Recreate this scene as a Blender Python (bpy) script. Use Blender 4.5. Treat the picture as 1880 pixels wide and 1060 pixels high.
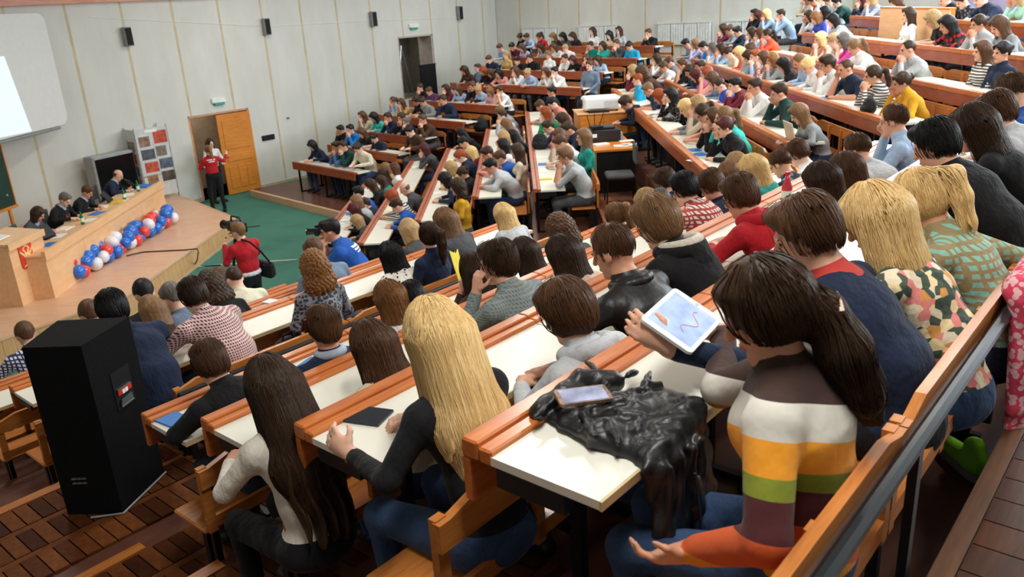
import bpy, bmesh, math, random
import numpy as np
from mathutils import Matrix, Vector
random.seed(7); rng = np.random.default_rng(7)
for o in list(bpy.data.objects): bpy.data.objects.remove(o, do_unlink=True)
S = bpy.context.scene
COL = S.collection

# ------------------------------------------------------------------ camera
F = 1500.0; CX, CY = 940.0, 530.0
P0 = np.array([0.0, 0.0, 4.5])
ROLL = math.atan(.061); TH = math.atan(527*math.cos(ROLL)/F)
FWD = np.array([0, math.cos(TH), -math.sin(TH)])
_r = np.array([1.0, 0, 0]); _u = np.cross(_r, FWD)
CR = _r*math.cos(ROLL) - _u*math.sin(ROLL)
CU = _r*math.sin(ROLL) + _u*math.cos(ROLL)
cd = bpy.data.cameras.new('camera'); cam = bpy.data.objects.new('camera', cd); COL.objects.link(cam)
M = Matrix(((CR[0], CU[0], -FWD[0], P0[0]), (CR[1], CU[1], -FWD[1], P0[1]), (CR[2], CU[2], -FWD[2], P0[2]), (0, 0, 0, 1)))
cam.matrix_world = M
cd.sensor_width = 36; cd.lens = F/1880*36; cd.clip_start = .05; cd.clip_end = 200
cd.dof.use_dof = True; cd.dof.focus_distance = 4.2; cd.dof.aperture_fstop = 4.5
S.camera = cam

# ------------------------------------------------------------------ world, exposure
w = bpy.data.worlds.new('world'); S.world = w; w.use_nodes = True
wb = w.node_tree.nodes['Background']; wb.inputs[0].default_value = (.80, .90, 1, 1); wb.inputs[1].default_value = .4
S.view_settings.view_transform = 'Standard'; S.view_settings.look = 'None'
S.view_settings.gamma = 1.0; S.view_settings.use_curve_mapping = False
S.view_settings.exposure = 0.16

def ray(x, y): return FWD + CR*(x-CX)/F - CU*(y-CY)/F
def at_z(x, y, z):
    d = ray(x, y); return P0 + d*((z-P0[2])/d[2])
def on_plane(x, y, n, c):
    d = ray(x, y); n = np.array([n[0], n[1], 0.0]); return P0 + d*((c-P0 @ n)/(d @ n))
def dirv(deg): return np.array([math.sin(math.radians(deg)), math.cos(math.radians(deg))])
dA = dirv(41.3); nA = np.array([-dA[1], dA[0]])          # along the front wall; towards the front wall
WALL_S, WALL_A = 20.05, 22.84
def sa(s, a, z=0.0): return Vector((nA[0]*s+dA[0]*a, nA[1]*s+dA[1]*a, z))
def wallpt(x, y):
    p = on_plane(x, y, nA, WALL_S); return float(p[:2] @ dA), float(p[2])
def sidept(x, y):
    p = on_plane(x, y, dA, WALL_A); return float(p[:2] @ nA), float(p[2])

# ------------------------------------------------------------------ the room's lamps and window daylight
def area(name, loc, rot, sx, sy, e, col):
    l = bpy.data.lights.new(name, 'AREA'); l.shape = 'RECTANGLE'; l.size = sx; l.size_y = sy; l.energy = e; l.color = col
    o = bpy.data.objects.new(name, l); COL.objects.link(o); o.location = loc; o.rotation_euler = rot; return o
# ------------------------------------------------------------------ materials
MATS = {}
def nodes_of(m):
    m.use_nodes = True; nt = m.node_tree; return nt, nt.nodes['Principled BSDF']
def lin(c):
    return tuple(((v/12.92) if v <= .04045 else ((v+.055)/1.055)**2.4) for v in c)
def hexc(h):
    h = h.lstrip('#'); return lin([int(h[i:i+2], 16)/255 for i in (0, 2, 4)])
def N(nt, t, **k):
    n = nt.nodes.new(t)
    for a, b in k.items(): setattr(n, a, b)
    return n
def mapping(nt, scale=(1, 1, 1), rot=(0, 0, 0), coord='Object'):
    tc = N(nt, 'ShaderNodeTexCoord'); mp = N(nt, 'ShaderNodeMapping')
    mp.inputs['Scale'].default_value = scale; mp.inputs['Rotation'].default_value = rot
    nt.links.new(tc.outputs[coord], mp.inputs[0]); return mp.outputs[0]
def noise(nt, vec, scale=5, detail=3, rough=.55):
    n = N(nt, 'ShaderNodeTexNoise'); n.inputs['Scale'].default_value = scale; n.inputs['Detail'].default_value = detail
    n.inputs['Roughness'].default_value = rough
    if vec is not None: nt.links.new(vec, n.inputs['Vector'])
    return n.outputs['Fac']
def ramp(nt, fac, stops, interp='LINEAR'):
    r = N(nt, 'ShaderNodeValToRGB'); r.color_ramp.interpolation = interp
    e = r.color_ramp.elements
    while len(e) < len(stops): e.new(.5)
    for el, (p, c) in zip(e, stops): el.position = p; el.color = (*c[:3], 1)
    nt.links.new(fac, r.inputs[0]); return r.outputs[0]
def bump(nt, b, h, strength=.3, dist=.01):
    n = N(nt, 'ShaderNodeBump'); n.inputs['Strength'].default_value = strength; n.inputs['Distance'].default_value = dist
    nt.links.new(h, n.inputs['Height']); nt.links.new(n.outputs[0], b.inputs['Normal'])
def mul(c, k): return tuple(min(1, v*k) for v in c)
def plain(name, hx, rough=.6, metal=0, var=.12, scale=8, bmp=0, spec=None, coat=0):
    if name in MATS: return MATS[name]
    m = bpy.data.materials.new(name); nt, b = nodes_of(m); c = hexc(hx) if isinstance(hx, str) else hx
    f = noise(nt, mapping(nt), scale)
    nt.links.new(ramp(nt, f, [(.3, mul(c, 1-var)), (.7, mul(c, 1+var))]), b.inputs['Base Color'])
    b.inputs['Roughness'].default_value = rough; b.inputs['Metallic'].default_value = metal
    if spec is not None: b.inputs['Specular IOR Level'].default_value = spec
    if coat: b.inputs['Coat Weight'].default_value = coat; b.inputs['Coat Roughness'].default_value = .15
    if bmp: bump(nt, b, f, bmp)
    MATS[name] = m; return m
def wood(name, c1, c2, rough=.38, scale=(2.0, 22, 22), bmp=.08, coat=.25):
    if name in MATS: return MATS[name]
    m = bpy.data.materials.new(name); nt, b = nodes_of(m)
    v = mapping(nt, scale); f = noise(nt, v, 2.2, 5, .6)
    f2 = noise(nt, mapping(nt, (.7, 1.3, 1.3)), 1.6, 2)
    a = N(nt, 'ShaderNodeMath', operation='ADD'); s = N(nt, 'ShaderNodeMath', operation='MULTIPLY'); s.inputs[1].default_value = .5
    nt.links.new(f2, s.inputs[0]); nt.links.new(f, a.inputs[0]); nt.links.new(s.outputs[0], a.inputs[1])
    nt.links.new(ramp(nt, a.outputs[0], [(.45, hexc(c2)), (.95, hexc(c1))]), b.inputs['Base Color'])
    b.inputs['Roughness'].default_value = rough; b.inputs['Coat Weight'].default_value = coat; b.inputs['Coat Roughness'].default_value = .2; b.inputs['Specular IOR Level'].default_value = .3 if coat else .12
    bump(nt, b, f, bmp, .004); MATS[name] = m; return m

# ------------------------------------------------------------------ mesh helpers
class MB:
    "collects verts and faces of one mesh"
    def __init__(s): s.v = []; s.f = []; s.mi = []
    def add(s, vs, fs, mi=0):
        o = len(s.v); s.v.extend([tuple(p) for p in vs]); s.f.extend([tuple(i+o for i in f) for f in fs]); s.mi.extend([mi]*len(fs)); return s
    def box(s, x0, x1, y0, y1, z0, z1, mi=0, bev=0.0):
        if bev:
            b = min(bev, abs(x1-x0)*.45, abs(y1-y0)*.45, abs(z1-z0)*.45)
            vs = []; 
            for z, k in ((z0, b), (z0+b, 0), (z1-b, 0), (z1, b)):
                X0, X1, Y0, Y1 = x0+k, x1-k, y0+k, y1-k; c = b
                vs += [(X0+c-k, Y0, z), (X1-c+k, Y0, z), (X1, Y0+c-k, z), (X1, Y1-c+k, z), (X1-c+k, Y1, z), (X0+c-k, Y1, z), (X0, Y1-c+k, z), (X0, Y0+c-k, z)]
            fs = [tuple(range(7, -1, -1)), tuple(range(24, 32))]
            for l in range(3):
                for i in range(8): j = (i+1) % 8; fs.append((l*8+i, l*8+j, l*8+8+j, l*8+8+i))
            return s.add(vs, fs, mi)
        vs = [(x0, y0, z0), (x1, y0, z0), (x1, y1, z0), (x0, y1, z0), (x0, y0, z1), (x1, y0, z1), (x1, y1, z1), (x0, y1, z1)]
        return s.add(vs, [(3, 2, 1, 0), (4, 5, 6, 7), (0, 1, 5, 4), (1, 2, 6, 5), (2, 3, 7, 6), (3, 0, 4, 7)], mi)
    def prism(s, poly, z0, z1, mi=0, axis='z'):
        n = len(poly)
        if axis == 'z': vs = [(x, y, z0) for x, y in poly]+[(x, y, z1) for x, y in poly]
        elif axis == 'x': vs = [(z0, x, y) for x, y in poly]+[(z1, x, y) for x, y in poly]
        else: vs = [(x, z0, y) for x, y in poly]+[(x, z1, y) for x, y in poly]
        fs = [tuple(range(n-1, -1, -1)), tuple(range(n, 2*n))]+[(i, (i+1) % n, n+(i+1) % n, n+i) for i in range(n)]
        return s.add(vs, fs, mi)
    def tube(s, pts, r, n=8, mi=0, cap=True, r2=None):
        pts = [Vector(p) for p in pts]; m = len(pts); rings = []
        up = Vector((0, 0, 1)); T0 = (pts[1]-pts[0]).normalized()
        if abs(T0.dot(up)) > .95: up = Vector((1, 0, 0))
        a = T0.cross(up).normalized()
        for i, p in enumerate(pts):
            T = (pts[min(i+1, m-1)]-pts[max(i-1, 0)]).normalized()
            a = (a-T*a.dot(T)).normalized(); b = T.cross(a)
            rr = r[i] if hasattr(r, '__len__') else (r if r2 is None else r+(r2-r)*i/(m-1))
            rings.append([p+(a*math.cos(2*math.pi*k/n)+b*math.sin(2*math.pi*k/n))*rr for k in range(n)])
        vs = [q for R in rings for q in R]; fs = []
        for i in range(m-1):
            for k in range(n): fs.append((i*n+k, i*n+(k+1) % n, (i+1)*n+(k+1) % n, (i+1)*n+k))
        if cap: fs += [tuple(range(n-1, -1, -1)), tuple(range((m-1)*n, m*n))]
        return s.add(vs, fs, mi)
    def ball(s, c, r, nu=12, nv=8, mi=0):
        rx, ry, rz = r if hasattr(r, '__len__') else (r, r, r)
        vs = [(c[0], c[1], c[2]+rz)]
        for j in range(1, nv):
            t = math.pi*j/nv
            for i in range(nu):
                p = 2*math.pi*i/nu; vs.append((c[0]+rx*math.sin(t)*math.cos(p), c[1]+ry*math.sin(t)*math.sin(p), c[2]+rz*math.cos(t)))
        vs.append((c[0], c[1], c[2]-rz)); fs = [(0, 1+i, 1+(i+1) % nu) for i in range(nu)]
        for j in range(nv-2):
            for i in range(nu): a = 1+j*nu; fs.append((a+i, a+nu+i, a+nu+(i+1) % nu, a+(i+1) % nu))
        a = 1+(nv-2)*nu; l = len(vs)-1; fs += [(a+i, l, a+(i+1) % nu) for i in range(nu)]
        return s.add(vs, fs, mi)
    def lathe(s, prof, c=(0, 0, 0), n=14, mi=0):
        vs = []; fs = []
        for r, z in prof:
            for k in range(n): t = 2*math.pi*k/n; vs.append((c[0]+r*math.cos(t), c[1]+r*math.sin(t), c[2]+z))
        m = len(prof)
        for i in range(m-1):
            for k in range(n): fs.append((i*n+k, i*n+(k+1) % n, (i+1)*n+(k+1) % n, (i+1)*n+k))
        fs += [tuple(range(n-1, -1, -1)), tuple(range((m-1)*n, m*n))]
        return s.add(vs, fs, mi)
    def mesh(s, name, smooth=False):
        me = bpy.data.meshes.new(name); me.from_pydata(s.v, [], s.f); me.polygons.foreach_set('material_index', s.mi)
        if smooth: me.polygons.foreach_set('use_smooth', [True]*len(s.f))
        me.update(); return me
    def build(s, name, mat, parent=None, smooth=False, loc=None, rz=None):
        return ob(name, s.mesh(name, smooth), mat, parent, loc, rz)
def ob(name, me, mat=None, parent=None, loc=None, rz=None):
    o = bpy.data.objects.new(name, me); COL.objects.link(o)
    if mat is not None:
        for m in (mat if isinstance(mat, (list, tuple)) else [mat]):
            if m is not None: me.materials.append(m)
    if parent: o.parent = parent
    if loc is not None: o.location = loc
    if rz is not None: o.rotation_euler = (0, 0, rz)
    return o
def tag(o, label=None, cat=None, group=None, kind=None):
    if label: o['label'] = label
    if cat: o['category'] = cat
    if group: o['group'] = group
    if kind: o['kind'] = kind
    return o
def thing(name, label, cat, loc=(0, 0, 0), rz=0, group=None):
    o = bpy.data.objects.new(name, None); COL.objects.link(o); o.location = loc; o.rotation_euler = (0, 0, rz); o.empty_display_size = .1
    return tag(o, label, cat, group)
def struct(o): o['kind'] = 'structure'; return o
def heading(v): return math.atan2(v[1], v[0])-math.pi/2      # rz that turns local +y to v
# ------------------------------------------------------------------ bodies: smooth union of tapered shapes, one continuous surface
def V3(*a): return np.array(a, float)
class Sdf:
    def __init__(s): s.p = []; s.sub = []
    def cone(s, a, b, ra, rb, tag, k=.03, sc=(1, 1, 1), R=None): s.p.append(('c', np.array(a, float), np.array(b, float), ra, rb, tag, k, np.array(sc, float))); return s
    def ell(s, c, r, tag, k=.03, R=None): s.p.append(('e', np.array(c, float), np.array(r, float), R, 0, tag, k, None)); return s
    def cut(s, c, r, k=.01): s.sub.append((np.array(c, float), r, k))
def pd(p, X):
    if p[0] == 'c':
        sc = p[7]; m = (p[1]+p[2])/2
        Q = (X-m)/sc; a = (p[1]-m)/sc; b = (p[2]-m)/sc; ab = b-a; L = max(ab @ ab, 1e-9)
        t = np.clip((Q-a) @ ab/L, 0, 1)
        d = np.linalg.norm(Q-a-t[..., None]*ab, axis=-1)-(p[3]+(p[4]-p[3])*t)
        return d*sc.min()
    Q = X-p[1]
    if p[3] is not None: Q = Q @ p[3]
    k0 = np.linalg.norm(Q/p[2], axis=-1); k1 = np.linalg.norm(Q/p[2]**2, axis=-1)
    return k0*(k0-1)/np.maximum(k1, 1e-6)
def pbox(p):
    if p[0] == 'c':
        r = max(p[3], p[4])*p[7]; return np.minimum(p[1], p[2])-r, np.maximum(p[1], p[2])+r
    r = p[2] if p[3] is None else np.full(3, p[2].max()); return p[1]-r, p[1]+r
def smin(a, b, k):
    h = np.clip(.5+.5*(a-b)/k, 0, 1); return a+(b-a)*h-k*h*(1-h)
def axis_grid(lo, hi, coarse, fine):
    "1-D sample positions, fine within the given intervals"
    x = lo; out = [x]
    while x < hi:
        st = coarse
        for a, b, f in fine:
            if a-.5*coarse <= x <= b: st = min(st, f)
        x += st; out.append(x)
    return np.array(out)
def surface(sd, gx, gy, gz, extra=None):
    D = np.full((len(gx), len(gy), len(gz)), .5)
    for p in sd.p:
        lo, hi = pbox(p); m = .07
        i0, i1 = np.searchsorted(gx, (lo[0]-m, hi[0]+m)); j0, j1 = np.searchsorted(gy, (lo[1]-m, hi[1]+m)); k0, k1 = np.searchsorted(gz, (lo[2]-m, hi[2]+m))
        if i1 <= i0 or j1 <= j0 or k1 <= k0: continue
        X = np.stack(np.meshgrid(gx[i0:i1], gy[j0:j1], gz[k0:k1], indexing='ij'), -1)
        D[i0:i1, j0:j1, k0:k1] = smin(D[i0:i1, j0:j1, k0:k1], pd(p, X), p[6])
    for c, r, k in sd.sub:
        X = np.stack(np.meshgrid(gx, gy, gz, indexing='ij'), -1) if False else None
        lo, hi = c-r-.05, c+r+.05
        i0, i1 = np.searchsorted(gx, (lo[0], hi[0])); j0, j1 = np.searchsorted(gy, (lo[1], hi[1])); k0, k1 = np.searchsorted(gz, (lo[2], hi[2]))
        X = np.stack(np.meshgrid(gx[i0:i1], gy[j0:j1], gz[k0:k1], indexing='ij'), -1)
        D[i0:i1, j0:j1, k0:k1] = -smin(-D[i0:i1, j0:j1, k0:k1], np.linalg.norm(X-c, axis=-1)-r, k)
    if extra is not None:
        X = np.stack(np.meshgrid(gx, gy, gz, indexing='ij'), -1); D = extra(D, X)
    return nets(D, gx, gy, gz)
_C = np.array([(i, j, k) for i in (0, 1) for j in (0, 1) for k in (0, 1)])
_E = [(a, b) for a in range(8) for b in range(a+1, 8) if np.abs(_C[a]-_C[b]).sum() == 1]
def nets(D, gx, gy, gz):
    I = D < 0
    c = np.zeros(np.array(D.shape)-1, int)
    for a in _C: c += I[a[0]:D.shape[0]-1+a[0], a[1]:D.shape[1]-1+a[1], a[2]:D.shape[2]-1+a[2]]
    act = np.argwhere((c > 0) & (c < 8)); n = len(act)
    idx = np.full(c.shape, -1, int); idx[tuple(act.T)] = np.arange(n)
    G = [gx, gy, gz]; val = np.empty((n, 8)); pos = np.empty((n, 8, 3))
    for q, a in enumerate(_C):
        ii = act+a; val[:, q] = D[tuple(ii.T)]
        for d in range(3): pos[:, q, d] = G[d][ii[:, d]]
    acc = np.zeros((n, 3)); cnt = np.zeros(n)
    for a, b in _E:
        m = (val[:, a] < 0) != (val[:, b] < 0)
        t = val[m, a]/(val[m, a]-val[m, b]); acc[m] += pos[m, a]+(pos[m, b]-pos[m, a])*t[:, None]; cnt[m] += 1
    V = acc/cnt[:, None]; Q = []
    for d in range(3):
        e, f = (d+1) % 3, (d+2) % 3
        s0 = [slice(None)]*3; s1 = [slice(None)]*3; s0[d] = slice(0, -1); s1[d] = slice(1, None)
        A = I[tuple(s0)]; B = I[tuple(s1)]; ed = np.argwhere(A != B)
        ok = (ed[:, e] > 0) & (ed[:, f] > 0) & (ed[:, e] < D.shape[e]-1) & (ed[:, f] < D.shape[f]-1); ed = ed[ok]
        fl = A[tuple(ed.T)]
        def cell(de, df):
            q = ed.copy(); q[:, e] += de; q[:, f] += df; return idx[tuple(q.T)]
        q = np.stack([cell(-1, -1), cell(0, -1), cell(0, 0), cell(-1, 0)], 1)
        q[~fl] = q[~fl][:, ::-1]; Q.append(q)
    return V, np.concatenate(Q)
def npmesh(name, V, Q, mi=None, smooth=True):
    me = bpy.data.meshes.new(name)
    me.vertices.add(len(V)); me.vertices.foreach_set('co', V.astype(np.float32).ravel())
    me.loops.add(Q.size); me.loops.foreach_set('vertex_index', Q.astype(np.int32).ravel())
    me.polygons.add(len(Q)); me.polygons.foreach_set('loop_start', np.arange(len(Q), dtype=np.int32)*Q.shape[1])
    me.polygons.foreach_set('loop_total', np.full(len(Q), Q.shape[1], np.int32))
    if mi is not None: me.polygons.foreach_set('material_index', mi.astype(np.int32))
    if smooth: me.polygons.foreach_set('use_smooth', np.ones(len(Q), bool))
    me.update(calc_edges=True); return me
def rot_x(a): c, s = math.cos(a), math.sin(a); return np.array([[1, 0, 0], [0, c, -s], [0, s, c]])
def rot_z(a): c, s = math.cos(a), math.sin(a); return np.array([[c, -s, 0], [s, c, 0], [0, 0, 1]])
def head_rot(pitch, yaw=0): return rot_z(math.radians(yaw)) @ rot_x(math.radians(-pitch))
SK, TP, BT, SH, LP, FA, CL, EY, BR = range(9)       # skin, top, trousers, shoes, lips, sleeve, collar, eye, brow
def add_head(sd, H, R, nb, fem=False, ears=True):
    h = lambda *p: H + R @ np.array(p, float)
    sd.ell(h(0, -.012, .022), (.074, .095, .098), SK, .02, R)
    sd.ell(h(0, .022, -.045), (.055 if fem else .060, .066, .074), SK, .025, R)
    sd.ell(h(0, .066, -.100), (.024, .022, .020), SK, .025, R)
    sd.cone(h(0, .087, .012), h(0, .106, -.026), .008, .0135, SK, .016)
    sd.ell(h(0, .084, -.062), (.024, .013, .0085), LP, .008, R)
    sd.ell(h(0, .078, .024), (.05, .017, .012), SK, .015, R)
    for sx in (-1, 1):
        if ears: sd.ell(h(sx*.075, -.008, -.008), (.011, .021, .031), SK, .008, R)
        sd.cut(h(sx*.032, .104, .003), .019, .012)
        sd.ell(h(sx*.031, .083, .002), (.0125, .006, .0062), EY, .002, R); sd.cone(h(sx*.014, .090, .024), h(sx*.048, .078, .025), .0045, .0036, BR, .004)
    sd.cone(nb, h(0, -.022, -.055), .056 if not fem else .048, .050 if not fem else .044, SK, .03)
def add_hand(sd, wr, d, nrm, curl=.5, fist=False):
    "palm and five fingers from the wrist along d; nrm = palm normal"
    wr = np.array(wr, float); d = np.array(d, float); d /= np.linalg.norm(d); n = np.array(nrm, float); n -= d*(n @ d); n /= np.linalg.norm(n); t = np.cross(d, n)
    sd.cone(wr, wr+d*.03, .026, .026, SK, .02); sd.ell(wr+d*.065, (.040, .040, .022), SK, .02, np.stack([d, t, n], 1))
    for i, (off, L) in enumerate(((-.032, .062), (-.011, .074), (.011, .070), (.031, .056))):
        b = wr+d*.095+t*off; m = b+(d*math.cos(curl)+n*math.sin(curl))*L*.55; e = m+(d*math.cos(curl*2.4)+n*math.sin(curl*2.4))*L*.5
        sd.cone(b, m, .0098, .009, SK, .006); sd.cone(m, e, .009, .0078, SK, .006)
    b = wr+d*.035-t*.034; m = b+(d*.6-t*.55+n*.4)*.045; sd.cone(b, m, .0125, .0105, SK, .012); sd.cone(m, m+(d*.75+n*.5)*.035, .0105, .0085, SK, .006)
def torso(sd, fem, w, c, nb, sh, bulk=1.0):
    "pelvis at seat, waist w, chest c, neck base nb; sh = shoulder half width"
    k = (.90 if fem else 1.07)*bulk
    sd.ell((0, -.01, .545), (.175, .135, .115), BT, .05)
    sd.cone((0, -.01, .60), w, .115*k, .108*k, TP, .05, (1.32, 1, 1))
    sd.cone(w, c, .108*k, .118*k, TP, .06, (1.38, 1, 1))
    up = nb-c; up = up/np.linalg.norm(up); s0 = nb-up*.065
    sd.cone(c, s0, .115*k, .075*k, TP, .06, (1.4, 1, 1))
    for sx in (-1, 1):
        sd.cone(s0+V3(sx*.02, 0, .025), s0+V3(sx*sh*.92, 0, -.012), .055, .056, TP, .05)
        if fem: sd.ell(c+V3(sx*.07, .085, -.0), (.062, .058, .06), TP, .05)
    sd.cone(nb-up*.035, nb+up*.002, .078, .064, CL, .015)
    return s0
def arm(sd, s, e, w, fem, hand_d, hand_n, curl=.5, bulk=1.0):
    f = (.90 if fem else 1.06)*bulk
    sd.cone(s, e, .057*f, .046*f, TP, .035); sd.cone(e, e+(w-e)*.88, .046*f, .035*f, FA, .02); sd.cone(e+(w-e)*.85, w, .029, .026, SK, .012)
    add_hand(sd, w, hand_d, hand_n, curl)
def legs(sd, knee_y=.44, spread=.11, kz=.50, ank=.40, skirt=False):
    for sx in (-1, 1):
        sd.cone((sx*.085, .02, .53), (sx*spread, knee_y, kz), .088, .062, BT, .04)
        sd.cone((sx*spread, knee_y, kz), (sx*spread, ank, .10), .060, .042, BT, .03)
        sd.cone((sx*spread, ank-.03, .05), (sx*(spread+.01), ank+.15, .035), .042, .034, SH, .02)
POSES = {
 'chin':   dict(w=(0, .03, .76), c=(0, .13, .92), nb=(0, .215, 1.055), H=(0, .285, 1.185), pitch=8, e=(.165, .40, .80), wr=(.045, .375, 1.00), hd=(-.15, .05, 1), hn=(-1, -.3, 0), curl=.9),
 'write':  dict(w=(0, .03, .75), c=(0, .15, .90), nb=(0, .235, 1.03), H=(0, .325, 1.145), pitch=34, e=(.27, .22, .81), wr=(.11, .45, .80), hd=(-.5, .8, -.02), hn=(0, 0, -1), curl=.45),
 'cheek':  dict(w=(0, .03, .76), c=(.01, .12, .92), nb=(.02, .20, 1.055), H=(.045, .27, 1.18), pitch=12, e=(.185, .40, .80), wr=(.125, .335, 1.04), hd=(-.1, -.05, 1), hn=(-1, 0, 0), curl=.55,
                e2=(-.28, .25, .81), wr2=(-.02, .44, .80), hd2=(1, .25, 0), hn2=(0, 0, -1)),
 'up':     dict(w=(0, -.02, .78), c=(0, .0, .95), nb=(0, .02, 1.12), H=(0, .055, 1.265), pitch=5, e=(.245, .03, .84), wr=(.12, .26, .67), hd=(-.4, .8, -.2), hn=(0, 0, -1), curl=.4),
 'hunch':  dict(w=(0, .04, .75), c=(0, .19, .89), nb=(0, .29, 1.00), H=(0, .375, 1.11), pitch=25, e=(.29, .36, .81), wr=(.10, .50, .80), hd=(-.8, .4, 0), hn=(0, 0, -1), curl=.4),
}
HEADS = {}
BODY = {}
def body_mesh(pose, fem, res=.017, fres=.009, key=None, P=None, extra_prims=None, skirt=False):
    key = key or (pose, fem, res)
    if key in BODY: return BODY[key]
    P = P or POSES[pose]; sd = Sdf(); a = {k: (np.array(v, float) if isinstance(v, tuple) else v) for k, v in P.items()}
    sh = .168 if fem else .20
    bulk = a.get('bulk', 1.0); sh *= 1+(bulk-1)*.5; s0 = torso(sd, fem, a['w'], a['c'], a['nb'], sh, bulk); R = head_rot(a['pitch'], a.get('yaw', 0))
    add_head(sd, a['H'], R, a['nb'], fem)
    for sx in (1, -1):
        m = np.array([sx, 1, 1.0]); q = lambda n: (a[n+'2'] if sx < 0 and n+'2' in a else a[n]*m)
        arm(sd, s0+V3(sx*sh, 0, -.02), q('e'), q('wr'), fem, q('hd'), q('hn'), a['curl'], bulk)
    legs(sd, **a.get('legs', {}))
    if extra_prims: extra_prims(sd, a)
    return finish_body(sd, a['H'], R, res, fres, key)
def finish_body(sd, H, R, res, fres, key, fine=None):
    lo = np.min([pbox(p)[0] for p in sd.p], 0)-.04; hi = np.max([pbox(p)[1] for p in sd.p], 0)+.04
    fx = [(H[0]-.10, H[0]+.10, fres)]; fy = [(H[1]-.04, H[1]+.14, fres)]; fz = [(H[2]-.16, H[2]+.13, fres)]
    if fine:
        for (x, y, z, r, f) in fine: fx.append((x-r, x+r, f)); fy.append((y-r, y+r, f)); fz.append((z-r, z+r, f))
    V, Q = surface(sd, axis_grid(lo[0], hi[0], res, fx), axis_grid(lo[1], hi[1], res, fy), axis_grid(lo[2], hi[2], res, fz))
    C = V[Q].mean(1); dd = np.stack([pd(p, C) for p in sd.p], 1); tags = np.array([p[5] for p in sd.p])
    mi = tags[dd.argmin(1)]
    # slide the vertices on a border between two materials onto the exact border line
    vmin = np.full(len(V), 99); vmax = np.full(len(V), -1)
    for q in range(4): np.minimum.at(vmin, Q[:, q], mi); np.maximum.at(vmax, Q[:, q], mi)
    for ta, tb in ((TP, BT), (SK, FA), (SK, CL), (BT, SH), (TP, FA), (TP, CL), (BT, FA)):
        lo_, hi_ = min(ta, tb), max(ta, tb); s = np.where((vmin == lo_) & (vmax == hi_))[0]
        if not len(s) or (lo_ == SK and hi_ == TP): continue
        pa = [p for p in sd.p if p[5] == lo_]; pb = [p for p in sd.p if p[5] == hi_]
        dist_ = lambda X: np.min([pd(p, X) for p in pa], 0)-np.min([pd(p, X) for p in pb], 0)
        sur = lambda X: np.min([pd(p, X) for p in pa+pb], 0)
        for _ in range(3):
            X = V[s]; f = dist_(X); e = 2e-3; g = np.stack([dist_(X+np.eye(3)[i]*e)-dist_(X-np.eye(3)[i]*e) for i in range(3)], -1)/(2*e)
            n = np.stack([sur(X+np.eye(3)[i]*e)-sur(X-np.eye(3)[i]*e) for i in range(3)], -1); n /= np.maximum(np.linalg.norm(n, axis=1, keepdims=True), 1e-9)
            g = g-n*(g*n).sum(1, keepdims=True); st = -f[:, None]*g/np.maximum((g*g).sum(1, keepdims=True), .05); L = np.linalg.norm(st, axis=1, keepdims=True)
            V[s] = X+st*np.minimum(1, .6*res/np.maximum(L, 1e-9))
    me = npmesh('body', V, Q, mi); BODY[key] = (me, np.array(H), R); return BODY[key]

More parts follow.
